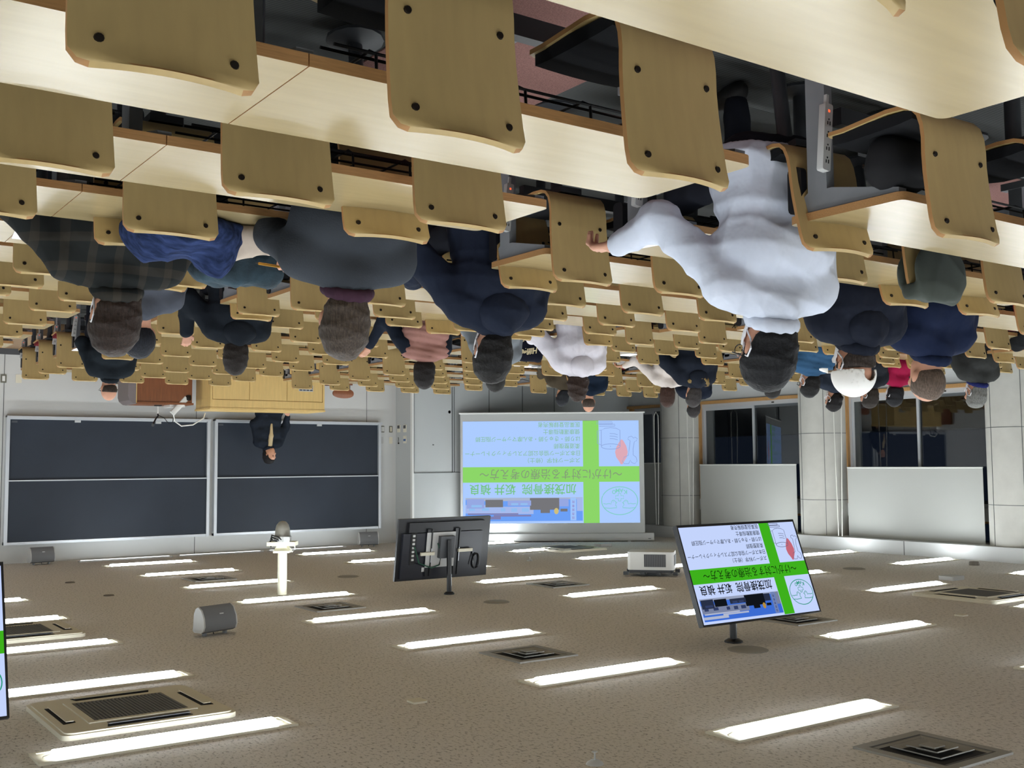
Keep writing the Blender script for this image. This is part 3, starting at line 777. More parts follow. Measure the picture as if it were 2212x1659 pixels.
def head_space(H, s, yaw, pitch, roll=0):
    R = (Matrix.Rotation(math.radians(yaw), 3, 'Z') @ Matrix.Rotation(math.radians(pitch), 3, 'X') @ Matrix.Rotation(math.radians(roll), 3, 'Y'))
    return np.array(R)
def xf(part, R, s, H):
    V, Q = part
    return (V * s) @ R.T + H, Q
def build_person(d, stand=False):
    s = d['s']; H = np.array(d['h'], float)
    fl = d.get('floor', row_floor(d.get('k', 0)))
    org = np.array([H[0], H[1], fl])
    root = empty('person', org, (0, 0, 0), d['label'] + d.get('where', ''), 'person')
    Hl = H - org
    near = np.linalg.norm(H - np.array([0, 0, CZ]))
    res = .009 if near < 5.2 else .0105 if near < 6.5 else .014 if near < 11 else .017
    B = np.array(Matrix.Rotation(math.radians(d['by']), 3, 'Z'))
    face = np.array(head_space(Hl, s, d['by'] + d['yaw'], d['pitch']))
    # ---- skeleton
    nb = Hl + (B @ np.array([0, -.035, -.145])) * s + (face @ np.array([0, -.02, -.02])) * s * .4
    lean = d.get('lean', 0)
    hipz = .50 if not stand else .93
    hip = np.array([nb[0], nb[1] - (.10 + lean) * s * (0 if stand else 1), hipz]) + B @ np.array([0, .0, 0])
    if not stand: hip[1] = row_y(d['k']) - .115 - org[1]
    L3 = lambda x, y, z: nb + (B @ np.array([x, y, z])) * s
    sh = [L3(-.175, -.005, -.075), L3(.175, -.005, -.075)]
    el_, wr_ = d.get('el', [(.09, .12, -.27), (.09, .12, -.27)]), d.get('wr', [(.04, .36, -.36), (.04, .36, -.36)])
    el = [L3(-.175 - el_[0][0], el_[0][1], -.075 + el_[0][2]), L3(.175 + el_[1][0], el_[1][1], -.075 + el_[1][2])]
    wr = [L3(-.175 + wr_[0][0] + .02, wr_[0][1], wr_[0][2]), L3(.175 + wr_[1][0] - (.06 if wr_[1][0] < .1 else 0), wr_[1][1], wr_[1][2])]
    if not stand:
        for i in (0, 1):
            lowest = .70 + .055
            if wr[i][2] < lowest: wr[i][2] = lowest
            if el[i][2] < .70 - .12: el[i][2] = .70 - .12
            if el[i][1] > d_edge(d) - org[1] - .02 and el[i][2] < lowest: el[i][2] = lowest
    chest = nb + (hip - nb) * .42 + (B @ np.array([0, -.015, 0])) * s
    belly = nb + (hip - nb) * .75
    bx = lambda x, y=0: (B @ np.array([x, y, 0])) * s
    bk = d.get('bulk', 0.008)
    def torso(t):
        T = [('c', hip + bx(-.10), hip + bx(.10), .115 * s + t, .115 * s + t), ('c', belly + bx(-.075), belly + bx(.075), .118 * s + t, .118 * s + t),
             ('c', chest + bx(-.09), chest + bx(.09), .112 * s + t, .112 * s + t), ('c', nb + bx(-.13) + (0, 0, -.062 * s), nb + bx(.13) + (0, 0, -.062 * s), .066 * s + t * .8, .066 * s + t * .8),
             ('c', nb + bx(0, -.02) + (0, 0, .0 * s), sh[0] + (0, 0, .018 * s), .060 * s + t * .5, .048 * s + t * .5), ('c', nb + bx(0, -.02) + (0, 0, .0 * s), sh[1] + (0, 0, .018 * s), .060 * s + t * .5, .048 * s + t * .5)]
        return T
    def arm(i, t): return [('c', sh[i], el[i], .062 * s + t, .051 * s + t), ('c', el[i], wr[i] - norm(wr[i] - el[i]) * .02, .051 * s + t, .036 * s + t * .7)]
    # ---- body (skin): head, neck, hands, trunk under the clothes, one mesh
    hp = [('e', (0, -.012, .022), (.076, .095, .098)), ('e', (0, .020, -.042), (.062, .072, .084)), ('e', (0, .060, -.100), (.030, .028, .024)), ('e', (0, .076, .030), (.05, .02, .02)),
          ('c', (0, .086, .004), (0, .106, -.034), .010, .0145), ('e', (-.078, -.006, -.012), (.012, .016, .028)), ('e', (.078, -.006, -.012), (.012, .016, .028)),
          ('c', (-.018, .082, -.068), (.018, .082, -.068), .009, .009)]
    nl = (face.T @ (nb - Hl)) / s
    hp.append(('c', (0, -.018, -.055), tuple(nl), .055, .062))
    def fh(P):
        f = prims(P, hp, .022)
        for x in (-.030, .030): f = np.maximum(f, -(sd_ell(P, (x, .094, .004), (.017, .014, .010)) - .0))
        return f
    hr = max(res * .8, .0075) / s
    lo, hi = bounds(hp, .02)
    parts = [xf(nets(fh, lo, hi, hr), face, s, Hl)]
    for i in (0, 1):
        dr = wr[i] - el[i]
        if d.get('hand_up', {}).get(i) is not None: dr = np.array(d['hand_up'][i])
        elif wr[i][2] < .80: dr = np.array([dr[0], dr[1], min(0, dr[2]) * .2])
        hl = hand_prims(wr[i], dr, (0, 0, 1) if abs(norm(dr)[2]) < .8 else (0, -1, 0), 1 if i == 1 else -1, s, d.get('curl', .7))
        lo, hi = bounds(hl, .012)
        parts.append(nets(lambda P: prims(P, hl, .007), lo, hi, .0052 if near < 6.5 else .0075))
    tl = torso(-.022) + arm(0, -.012) + arm(1, -.012)
    lo, hi = bounds(tl, .03)
    parts.append(nets(lambda P: prims(P, tl, .05), lo, hi, .024))
    me = to_mesh('body', parts)
    if 'skin' in d: sk = mat('skin_' + d['key'], d['skin'], .55, noise=(30, (1, 1, 1)), mix=.05)
    else: sk = M_SKIN
    bo = link_mesh('body', me, sk, root, 60)
    ey = MB()
    for x in (-.030, .030):
        for (r_, h_) in ((1, 0),):
            c = face @ (np.array([x, .083, .004]) * s) + Hl
            ey.lathe([(.0, -.008 * s), (.006 * s, -.006 * s), (.0095 * s, 0), (.006 * s, .006 * s), (.0, .008 * s)], 8, c)
    ey.build('eyes', M_EYE, bo, smooth=60)
    lp = MB(); lp.tube([face @ (np.array([x, .0905 - abs(x) * .25, -.069]) * s) + Hl for x in (-.02, -.007, .007, .02)], [.003 * s, .005 * s, .005 * s, .003 * s], 6)
    lp.build('lips', M_LIP, bo, smooth=60)
    # ---- clothes
    tj = torso(bk + .006)
    sleeves = arm(0, bk * .8 + .006) + arm(1, bk * .8 + .006)
    vest = d.get('vest')
    amp = .0075 if near < 8 else .008
    if d.get('shirt'): amp = .0105
    if d.get('wool'): amp = .0022
    sd = sum(map(ord, d['key'])) % 17
    hem = hip[2] - .06 * s
    def fj(L):
        def g(P):
            f = prims(P, L, .045)
            if d.get('puffer') or (vest and L is tj): f = f - .011 * (np.abs(np.sin((P[..., 2] + .15 * P[..., 0]) * PI / .055)) - .5)
            else: f = f + folds(P, amp, 20 if d.get('shirt') else 26, sd)
            return np.maximum(f, hem - P[..., 2])
        return g
    if vest:
        lo, hi = bounds(tj, .04); me = to_mesh('vest', [nets(fj(tj), lo, hi, res)])
        link_mesh('vest', me, cloth_mat('quilted vest', vest), root, 60)
        lo, hi = bounds(sleeves, .04); me = to_mesh('sleeves', [nets(fj(sleeves), lo, hi, res)])
        link_mesh('sleeves', me, cloth_mat('sleeve_' + d['key'], d['top']), root, 60)
    else:
        al = tj + sleeves
        lo, hi = bounds(al, .04); me = to_mesh('jacket', [nets(fj(al), lo, hi, res)])
        tm = M_PLAID if d['top'] == 'plaid' else cloth_mat('top_' + d['key'], d['top'], 'wool' if d.get('wool') else 'plain')
        nm = 'shirt' if d.get('shirt') else 'sweater' if d.get('wool') else 'jacket'
        link_mesh(nm, me, tm, root, 60)
    if d.get('front'):
        L = [('c', L3(0, .055, -.02), L3(0, .105, -.17), .04 * s, .034 * s), ('c', L3(0, .105, -.17), L3(0, .115, -.36), .034 * s, .016 * s)]
        lo, hi = bounds(L, .02); link_mesh('shirt_front', to_mesh('shirt_front', [nets(lambda P: prims(P, L, .02), lo, hi, .008)]), mat('beige shirt', d['front'], .85), root, 60)
    if d.get('red_sleeve'):
        a = wr[1] - norm(wr[1] - el[1]) * .20; L = [('c', a, wr[1], .052 * s, .046 * s)]
        lo, hi = bounds(L, .02); link_mesh('inner_sleeve', to_mesh('inner_sleeve', [nets(lambda P: prims(P, L, .01) + folds(P, .003, 40, 3), lo, hi, .009)]), mat('crimson knit', (150, 22, 34), .9, spec=.15), root, 60)
    if d.get('collar'):
        L = []; hgt = .02 if d['collar'] == 1 else .012
        for k in range(12):
            a0, a1 = [(q - .5) * 2 * PI / 12 for q in (k, k + 1)]
            if d['collar'] == 1 and abs(k - 3) <= 0: continue
            c0, c1 = [nb + (B @ np.array([.074 * math.cos(a), .006 + .080 * math.sin(a), .040 - .03 * math.sin(a)])) * s for a in (a0, a1)]
            L.append(('c', c0, c1, (.014 + bk * .35) * s, (.014 + bk * .35) * s)); L.append(('c', c0 + (0, 0, hgt), c1 + (0, 0, hgt), .011 * s, .011 * s))
        lo, hi = bounds(L, .02)
        cm = cloth_mat('collar_' + d['key'], d['cc']) if 'cc' in d else (M_PLAID if d['top'] == 'plaid' else cloth_mat('top_' + d['key'], d['top']))
        link_mesh('collar', to_mesh('collar', [nets(lambda P: prims(P, L, .016), lo, hi, max(.008, res * .8))]), cm, root, 60)
    if d.get('hood') or d.get('fur'):
        L = [('e', L3(0, -.085, -.05), (.135 * s, .075 * s, .10 * s)), ('c', L3(-.10, -.02, -.01), L3(0, -.09, .02), .035 * s, .04 * s), ('c', L3(.10, -.02, -.01), L3(0, -.09, .02), .035 * s, .04 * s)]
        lo, hi = bounds(L, .03)
        link_mesh('hood', to_mesh('hood', [nets(lambda P: prims(P, L, .04) + folds(P, .006, 30, sd), lo, hi, res)]), cloth_mat('top_' + d['key'], d['top']), root, 60)
    if d.get('fur'):
        L = []
        for k in range(8):
            a0, a1 = [PI + .1 + q * (PI - .2) / 8 for q in (k, k + 1)]
            L.append(('c', L3(.155 * math.cos(a0), .02 + .14 * math.sin(a0), .02 - .05 * math.sin(a0) * -1), L3(.155 * math.cos(a1), .02 + .14 * math.sin(a1), .02 - .05 * math.sin(a1) * -1), .032 * s, .032 * s))
        lo, hi = bounds(L, .04)
        link_mesh('fur_trim', to_mesh('fur_trim', [nets(lambda P: prims(P, L, .02) + folds(P, .014, 95, 2), lo, hi, .011)]), M_FUR, root, 60)
    # ---- trousers and shoes
    if stand:
        kn = [hip + bx(-.10) + (0, 0, -.43), hip + bx(.10) + (0, 0, -.43)]; an = [hip + bx(-.10) + (0, 0, -.84), hip + bx(.10) + (0, 0, -.84)]
    else:
        kn = [hip + bx(-.13, .40) + (0, 0, .02), hip + bx(.13, .40) + (0, 0, .02)]; an = [np.array([q[0], q[1] + .02, .10]) for q in kn]
    L = [('c', hip + bx(-.09), hip + bx(.09), .118 * s, .118 * s)]
    for i in (0, 1): L += [('c', hip + bx((-.09, .09)[i]) + (0, 0, -.02), kn[i], .088 * s, .066 * s), ('c', kn[i], an[i], .064 * s, .05 * s)]
    lo, hi = bounds(L, .03)
    link_mesh('trousers', to_mesh('trousers', [nets(lambda P: prims(P, L, .03) + folds(P, .004, 30, sd), lo, hi, .02)]), M_TROUSER, root, 60)
    for i in (0, 1):
        fx = (B @ np.array([0, .15, 0]))
        L2 = [('c', an[i] + (0, 0, -.045), an[i] + fx + (0, 0, -.06), .045, .038), ('c', an[i] + (0, -.02, -.06), an[i] + fx * .3 + (0, 0, -.06), .038, .04)]
        lo, hi = bounds(L2, .02)
        link_mesh('shoe', to_mesh('shoe', [nets(lambda P: np.maximum(prims(P, L2, .02), .004 - P[..., 2]), lo, hi, .014)]), M_SHOE, root, 60)
    # ---- hair
    st = d['hair']; hm = mat('hair_' + d['key'], d['hc'], .62 if st != 'bald' else .8, spec=.25, noise=(34, (5, 5, .8)), mix=.45, bump=(70, .6, .006))
    def fhair(P):
        x, y, z = P[..., 0], P[..., 1], P[..., 2]
        v = {'short': .013, 'thin': .010, 'buzz': .0035, 'bald': .0025, 'balding': .006}.get(st, .016)
        f = sd_ell(P, (0, -.014, .022), (.078 + v, .097 + v, .098 + v * 1.2))
        if st not in ('buzz', 'bald', 'balding'): f = smin(f, sd_ell(P, (0, -.046, -.045), (.066 + v, .058 + v, .085 + v)), .03)
        cut = -.118 + np.clip((y + .065) / .12, 0, 1) * .183
        cut = np.where((np.abs(x) > .062) & (y > -.02) & (y < .025), np.minimum(cut, -.03), cut)
        if st in ('bob', 'curly', 'bobshort'):
            dn = {'bob': .19, 'curly': .12, 'bobshort': .11}[st]
            f = smin(f, sd_ell(P, (0, -.025, -.055), (.094 + (.012 if st == 'curly' else 0), .088, dn * .82)), .03)
            cut = np.where(y > .035, .045, -dn)
        if st == 'ponytail': f = smin(f, sd_cap(P, np.array((0, -.11, .0)), np.array((0, -.12, -.16)), .03, .02), .02)
        if st == 'bun': f = smin(f, sd_ell(P, (0, -.115, -.045), (.038, .036, .038)), .015)
        amp = {'curly': .010, 'bald': 0, 'buzz': .0, 'balding': .001}.get(st, .0045)
        if d.get('cap'): f = np.maximum(f, z - (.006 + .16 * np.clip(y, -.1, .12)))
        if amp: f = f + folds(P, amp, 80 if st != 'curly' else 70, sd)
        f = np.maximum(f, cut - z)
        if st == 'bald': f = np.maximum(f, z - .03)
        if st == 'balding': f = np.maximum(f, z - (.052 - .5 * np.abs(y + .02) * 0))
        if st == 'buzz': f = np.maximum(f, z - (.088 + .35 * (-y)))
        return f
    if st == 'cap_knit':
        L = [('e', (0, -.014, .030), (.092, .110, .108))]
        fk = lambda P: np.maximum(prims(P, L, .01) + .002 * np.sin(np.arctan2(P[..., 0], P[..., 1]) * 44), (-.055 + .6 * np.clip(P[..., 1] + .05, 0, .2)) - P[..., 2])
        V, Q = nets(fk, np.array([-.12, -.15, -.12]), np.array([.12, .12, .16]), hr)
        link_mesh('knitted_cap', to_mesh('knitted_cap', [xf((V, Q), face, s, Hl)]), hm, root, 60)
    else:
        V, Q = nets(fhair, np.array([-.14, -.19, -.24]), np.array([.14, .13, .16]), hr)
        if len(V): link_mesh('hair', to_mesh('hair', [xf((V, Q), face, s, Hl)]), hm, root, 60)
    if d.get('cap'):
        fk = lambda P: np.maximum(np.maximum(sd_ell(P, (0, -.014, .03), (.098, .116, .112)), (.012 + .16 * np.clip(P[..., 1], -.1, .12)) - P[..., 2]), -np.maximum(sd_ell(P, (0, -.014, .025), (.09, .108, .104)), -1))
        fk2 = lambda P: np.maximum(fk(P), -sd_ell(P, (0, -.125, .018), (.035, .05, .034)))
        V, Q = nets(fk2, np.array([-.12, -.15, -.03]), np.array([.12, .125, .17]), .0062)
        WC = mat('white cap cotton', (236, 234, 230), .85)
        co_ = link_mesh('cap', to_mesh('cap', [xf((V, Q), face, s, Hl)]), WC, root, 60)
        br = MB(); rg = []
        for k in range(9):
            a = PI * (k / 8); cx, cy = .085 * math.cos(a), .07 + .035 * math.sin(a); ex, ey_ = .088 * math.cos(a), .07 + .125 * math.sin(a)
            rg.append([(cx, cy, .034), (ex, ey_, .022 - .02 * abs(math.cos(a)) + .01), (ex, ey_, .018 - .02 * abs(math.cos(a)) + .01), (cx, cy, .029)])
        br.loft(rg)
        bo2 = br.build('brim', WC, co_, smooth=50); bo2.matrix_local = Matrix.Translation(Hl) @ Matrix(face.tolist()).to_4x4() @ Matrix.Scale(s, 4)
        sb = MB().box(-.036, .036, -.131, -.126, -.002, .012); so_ = sb.build('strap', WC, co_, smooth=0); so_.matrix_local = bo2.matrix_local.copy()
        em = MB(); em.tube([(.012 + .010 * math.cos(a), -.1245 + .002, .085 + .010 * math.sin(a)) for a in np.linspace(.6, 5.7, 9)] + [(.004, -.124, .084), (.02, -.124, .086)], .0018, 5)
        eo = em.build('emblem', mat('tan embroidery', (122, 96, 70), .8), co_, smooth=0); eo.matrix_local = bo2.matrix_local @ Matrix.Translation((0, .0, 0))
    if d.get('mask'):
        fm = lambda P: np.maximum(np.maximum(np.maximum(prims(P, hp[:5], .022) - .010, -(prims(P, hp[:5], .022) - .005)), np.maximum(P[..., 2] + .018, -.118 - P[..., 2])), .035 - P[..., 1])
        V, Q = nets(fm, np.array([-.09, .02, -.14]), np.array([.09, .14, 0]), max(.006, hr * .7))
        mo = link_mesh('face_mask', to_mesh('face_mask', [xf((V, Q), face, s, Hl)]), M_MASK, root, 60)
        lp = MB()
        for sx in (-1, 1):
            pts = [(sx * .064, .045, -.03), (sx * .082, .012, .010), (sx * .092, -.022, .010), (sx * .092, -.034, -.018), (sx * .085, -.018, -.048), (sx * .066, .035, -.075)]
            lp.tube([face @ (np.array(q) * s) + Hl for q in pts], .0035 * s if near < 6 else .005, 6)
        lp.build('ear_loop', M_MASK, mo, smooth=60)
    if d.get('glasses'):
        gl = MB()
        for sx in (-1, 1):
            gl.tube([face @ (np.array(q) * s) + Hl for q in ((sx * .082, -.012, .012), (sx * .084, .03, .014), (sx * .074, .088, .012))], .003, 6)
            gl.tube([face @ (np.array((sx * .034 + .027 * math.cos(a), .104 - .3 * abs(.03 * math.cos(a)), .004 + .019 * math.sin(a))) * s) + Hl for a in np.linspace(0, 2 * PI, 13)], .0022, 5)
        gl.tube([face @ (np.array(q) * s) + Hl for q in ((-.008, .108, .008), (.008, .108, .008))], .0022, 5)
        gl.build('glasses', M_LENS, root, smooth=60)
    return root, dict(nb=nb, B=B, L3=L3, sh=sh, el=el, wr=wr, hip=hip, face=face, Hl=Hl, s=s)
def d_edge(d): return row_y(d['k']) + .178 if 'k' in d else 1e9
def seat_words(d):
    return ''
PINFO = {}
for d in PEOPLE:
    PINFO[d['key']] = build_person(d)
LECT = dict(key='lect', h=(-7.16, 17.15, 1.845), s=1.03, by=180, yaw=-34, pitch=-4, hair='short', hc=(24, 22, 24), top=(26, 32, 42), floor=.18, bulk=.016, collar=1, ears=1,
            el=[(.07, .0, -.30), (.13, -.02, -.26)], wr=[(.06, .10, -.55), (.11, .10, -.50)], front=(176, 158, 124), label='lecturer in a dark jacket and beige shirt standing behind the oak podium')
PINFO['lect'] = build_person(LECT, True)

# ------------------------------------------------------------------ the slide, shown on the screen and on the televisions
def text_mesh(txt, height, width=None, bold=0.0, shear=0, align='LEFT'):
    cu = bpy.data.curves.new('txt', 'FONT'); cu.body = txt; cu.size = 1; cu.offset = bold; cu.shear = shear; cu.resolution_u = 2; cu.fill_mode = 'BOTH'
    o = bpy.data.objects.new('txt', cu); C.objects.link(o)
    dg = bpy.context.evaluated_depsgraph_get(); dg.update()
    me = bpy.data.meshes.new_from_object(o.evaluated_get(dg)); bpy.data.objects.remove(o); bpy.data.curves.remove(cu)
    n = len(me.vertices)
    if not n: return me
    v = np.empty(n * 3, np.float32); me.vertices.foreach_get('co', v); v = v.reshape(-1, 3)
    lo, hi = v.min(0), v.max(0)
    sy = height / max(1e-6, hi[1] - lo[1]); sx = sy if width is None else width / max(1e-6, hi[0] - lo[0])
    x = (v[:, 0] - lo[0]) * sx; z = (v[:, 1] - lo[1]) * sy
    out = np.stack([x, np.zeros(n), z], 1).astype(np.float32)
    me.vertices.foreach_set('co', out.ravel()); me.update()
    return me
TEXTC = {}
def slide(parent, W, H, pal, depth=-.0):
    """local frame: x to the viewer's right, z up, the viewer on the -y side; origin at the slide's centre"""
    def X(f): return (f - .5) * W
    def Z(f): return (.5 - f) * H
    lay = [0]
    def quad(name, rects, m, y):
        b = MB()
        for x0, x1, z0, z1 in rects: b.box(X(x0), X(x1), y, y + .0008, Z(z1), Z(z0))
        return b.build(name, m, parent, smooth=0)
    def text(name, t, x0, x1, z0, z1, m, bold=0):
        me = text_mesh(t, (z1 - z0) * H, (x1 - x0) * W, bold)
        me.transform(Matrix.Translation((X(x0), -.0045, Z(z1))))
        return link_mesh(name, me, m, parent, 0)
    G, T1, T2, T3 = pal['green'], pal['title'], pal['head'], pal['body']
    quad('green_cross', [(.228, .318, 0, 1), (0, 1, .40, .551)], G, -.0015)
    text('title_text', '加茂接骨院  坂井 禎良', .358, .962, .278, .383, T1, .012)
    text('heading_text', '～けがに対する治療の考え方～', .098, .905, .425, .528, T2, .0)
    lines = ['スポーツ科学（修士）', '日本スポーツ協会公認アスレティックトレーナー', '柔道整復師', 'はり師・きゅう師・あん摩マッサージ指圧師', '健康運動指導士', '医薬品登録販売者']
    n0 = [10, 22, 5, 20, 7, 8]
    for i, (t, n) in enumerate(zip(lines, n0)):
        zc = .612 + .0700 * i
        text('list_text', t, .335, .335 + .0296 * n, zc - .026, zc + .026, T3, .004)
    # printed photograph strip: street, houses, cars and a signboard
    P0, P1, Q0, Q1 = .323, .985, .022, .25
    px = lambda u: P0 + (P1 - P0) * u
    pz = lambda v: Q0 + (Q1 - Q0) * v
    ph = pal['photo']
    def pq(name, rs, key, y): return quad(name, [(px(a), px(b), pz(c), pz(d)) for a, b, c, d in rs], ph[key], y)
    pq('picture', [(0, 1, 0, 1)], 'sky', -.0015)
    pq('picture_road', [(.0, 1, .92, 1), (.45, .85, .86, 1)], 'road', -.0020)
    pq('picture_houses', [(.42, .74, .30, .62), (.74, 1, .34, .70), (0, .05, .42, .98)], 'wall', -.0022)
    pq('picture_roofs', [(.44, .76, .20, .27), (.70, 1, .08, .20), (.55, .98, .28, .34)], 'roof', -.0025)
    pq('picture_windows', [(.46, .52, .40, .55), (.56, .61, .40, .55), (.66, .70, .42, .56), (.80, .86, .45, .58), (.92, .97, .45, .60)], 'glass', -.0028)
    pq('picture_trees', [(.20, .45, .48, .98), (.13, .19, .40, .52), (.28, .36, .34, .50), (.68, .83, .60, .92)], 'tree', -.0030)
    pq('picture_cars', [(.44, .64, .66, .88), (.12, .20, .62, .95), (.84, .99, .55, .95)], 'car', -.0033)
    pq('picture_car_windows', [(.47, .53, .68, .77), (.55, .61, .68, .77), (.86, .95, .60, .70)], 'glass', -.0036)
    b = MB(); b.prism([(X(px(.225)) + .013 * W * math.cos(a), Z(pz(.42)) + .022 * W * math.sin(a) * .8) for a in np.linspace(0, 2 * PI, 17)[:-1]], 0, .0008, Matrix(((1, 0, 0, 0), (0, 0, 1, -.0036), (0, 1, 0, 0), (0, 0, 0, 1))))
    b.build('picture_disc', ph['disc'], parent, smooth=0)
    pq('picture_signboard', [(.055, .105, .02, .99)], 'sign', -.0036)
    for i, chh in enumerate('加茂接骨院'):
        me = text_mesh(chh, .026 * H, .013 * W, .01); me.transform(Matrix.Translation((X(px(.080)) - .0065 * W, -.0045, Z(pz(.13 + .17 * i)) - .013 * H)))
        link_mesh('picture_sign_text', me, ph['signtext'], parent, 0)
    # round emblem with two birds and a cross
    cx, cz, rx, rz = X(.114), Z(.2145), .102 * W, .136 * H
    LW = .0035 * W
    E_ = MB()
    def line(pts, r=LW * .5): E_.tube([(p[0], -.002, p[1]) for p in pts], r, 4)
    line([(cx + rx * math.cos(a), cz + rz * math.sin(a)) for a in np.linspace(0, 2 * PI, 41)], LW * .65)
    for sx in (-1, 1):
        q = lambda u, v: (cx + sx * u * rx, cz + v * rz)
        line([q(.88, .50), q(.55, .54), q(.16, .50), q(.18, .40), q(.24, .30), q(.20, .18), q(.14, .12), q(.22, .10), q(.26, .02), q(.34, -.04), q(.42, .0), q(.46, .10), q(.47, .24), q(.60, .20), q(.75, .24), q(.90, .20)])
        line([q(.24, .18), q(.15, .14), q(.22, .10)], LW * .4)
        line([q(.35, .10), q(.36, .06)], LW * .7)
    cr = [(.07, .02), (.07, -.14), (.22, -.14), (.22, -.36), (.07, -.36), (.07, -.52), (-.07, -.52), (-.07, -.36), (-.22, -.36), (-.22, -.14), (-.07, -.14), (-.07, .02), (.07, .02)]
    line([(cx + a * rx * 1.0, cz + b_ * rz) for a, b_ in cr])
    E_.build('emblem', pal['emblem'], parent, smooth=0)
    for i, chh in enumerate('KAMO'):
        a = (-1.5 + i) * .30
        me = text_mesh(chh, .040 * H, .022 * W, .02)
        me.transform(Matrix.Translation((cx + math.sin(a) * rx * .62 * 1.15 - .011 * W, -.0045, cz - rz * (.90 - .14 * a * a * 4) + .002 * H)))
        link_mesh('emblem_text', me, pal['emblem'], parent, 0)
    # line drawings of a bandage roll, two tapes, a muscle and a bone
    D_ = MB()
    def dl(pts, r=LW * .42): D_.tube([(X(p[0]), -.002, Z(p[1])) for p in pts], r, 4)
    th = np.linspace(0, 2 * PI, 21)
    dl([(.160 - 0.0 + .0 + .055 * math.cos(a) * .98, .745 + .026 * math.sin(a)) for a in th])
    dl([(.107, .745), (.107, .905), (.13, .925), (.16, .93), (.19, .925), (.213, .905), (.213, .745)])
    dl([(.213, .76), (.235, .775), (.235, .90), (.213, .905)])
    for k in range(3): dl([(.12, .86 - .025 * k), (.14, .87 - .025 * k), (.165, .872 - .025 * k)])
    dl([(.160, .742), (.163, .75)])
    for k in range(2):
        x0, z0 = (.135, .945) if k == 0 else (.150, .968)
        dl([(x0, z0), (x0 + .09, z0), (x0 + .09, z0 + .018), (x0, z0 + .018), (x0, z0)])
    bone = [(.018, .86 - .22), (.012, .60), (.025, .575), (.042, .585), (.050, .61), (.06, .575), (.085, .575), (.095, .60), (.085, .64), (.062, .655), (.055, .72), (.050, .80), (.062, .815), (.060, .835), (.042, .845), (.030, .825), (.022, .835), (.008, .82), (.014, .80), (.026, .79), (.034, .72), (.034, .66), (.018, .64)]
    dl(bone)
    D_.build('line_drawing', pal['draw'], parent, smooth=0)
    M_ = MB()
    mus = [(.095, .57), (.085, .60), (.070, .64), (.064, .69), (.072, .75), (.088, .80), (.098, .815), (.108, .80), (.128, .74), (.136, .69), (.130, .64), (.112, .595), (.105, .57)]
    M_.prism([(X(a), Z(b_)) for a, b_ in mus], 0, .0008, Matrix(((1, 0, 0, 0), (0, 0, 1, -.002), (0, 1, 0, 0), (0, 0, 0, 1))))
    M_.build('muscle_drawing', pal['muscle'], parent, smooth=0)
def palette(pre, green, title, head, body, emblem, draw, muscle, photo, s):
    g = lambda n, c: glow(pre + n, c, s)
    return dict(green=g('green', green), title=g('title', title), head=g('head', head), body=g('body', body), emblem=g('emblem', emblem), draw=g('draw', draw), muscle=g('muscle', muscle), photo={k: g('ph_' + k, c) for k, c in photo.items()})
PAL_S = palette('beam ', (140, 214, 104), (120, 196, 134), (132, 152, 122), (136, 190, 150), (130, 206, 196), (140, 164, 216), (222, 170, 184), dict(sky=(108, 160, 246), road=(170, 182, 206), wall=(166, 186, 236), roof=(128, 128, 176), glass=(146, 190, 240), tree=(118, 118, 122), car=(150, 168, 226), disc=(206, 190, 126), sign=(160, 196, 250), signtext=(150, 130, 190)), 1.0)
PAL_T = palette('tv ', (62, 176, 28), (14, 18, 20), (14, 34, 10), (18, 28, 34), (36, 150, 122), (96, 100, 130), (196, 104, 120), dict(sky=(60, 108, 210), road=(150, 160, 186), wall=(120, 130, 160), roof=(176, 184, 206), glass=(50, 62, 100), tree=(16, 20, 26), car=(40, 48, 70), disc=(180, 140, 60), sign=(110, 130, 180), signtext=(60, 50, 90)), 1.0)

# ------------------------------------------------------------------ projection screen in the corner
def build_screen():
    p0 = Vector((-10.99, 17.21, 0)); p1 = Vector((-13.80, 15.19, 0))
    c = (p0 + p1) / 2; dx = (p0 - p1).normalized()          # viewer's right
    W = (p0 - p1).length
    ang = math.atan2(dx.y, dx.x)
    r = empty('projection_screen', (c.x, c.y, 1.05), (0, 0, ang), 'large white roll-down projection screen in the corner showing the slide', 'projection screen')
    hw = W / 2
    MB().box(-hw, hw, -.004, 0.0, .01, 2.27).build('screen_fabric', mat('screen fabric', (190, 192, 190), .9), r, smooth=0)
    MB().tube([(-hw - .025, 0, 0), (hw + .025, 0, 0)], .016, 10).build('bottom_bar', M_WHITE, r)
    hs = MB(); hs.prism(rrect(-.07, .06, 2.262, 2.405, .02, 3), -hw - .16, hw + .16, Matrix(((0, 0, 1, 0), (1, 0, 0, 0), (0, 1, 0, 0), (0, 0, 0, 1))))
    ho = hs.build('housing', M_LGREY, r, smooth=30)
    MB().box(-hw - .10, -hw - .05, -.074, -.069, 2.36, 2.374).build('maker_plate', M_DGREY, ho, smooth=0)
    hb = MB()
    for x in (-hw + .3, hw - .3): hb.box(x - .03, x + .03, -.03, .04, 2.40, 2.423)
    hb.build('ceiling_bracket', M_LGREY, r, smooth=0)
    im = MB().box(-hw + .09, hw - .045, -.0065, -.0045, .155, 2.075)
    io = im.build('projected_slide', glow('beam white', (172, 204, 255), 1.0), r, smooth=0)
    # its own frame, centred
    W2, H2 = W - .135, 1.92
    io.data.transform(Matrix.Translation((-.0225, .0065, -1.115)))
    io.location = (.0225, -.0065, 1.115)
    slide(io, W2, H2, PAL_S)
build_screen()

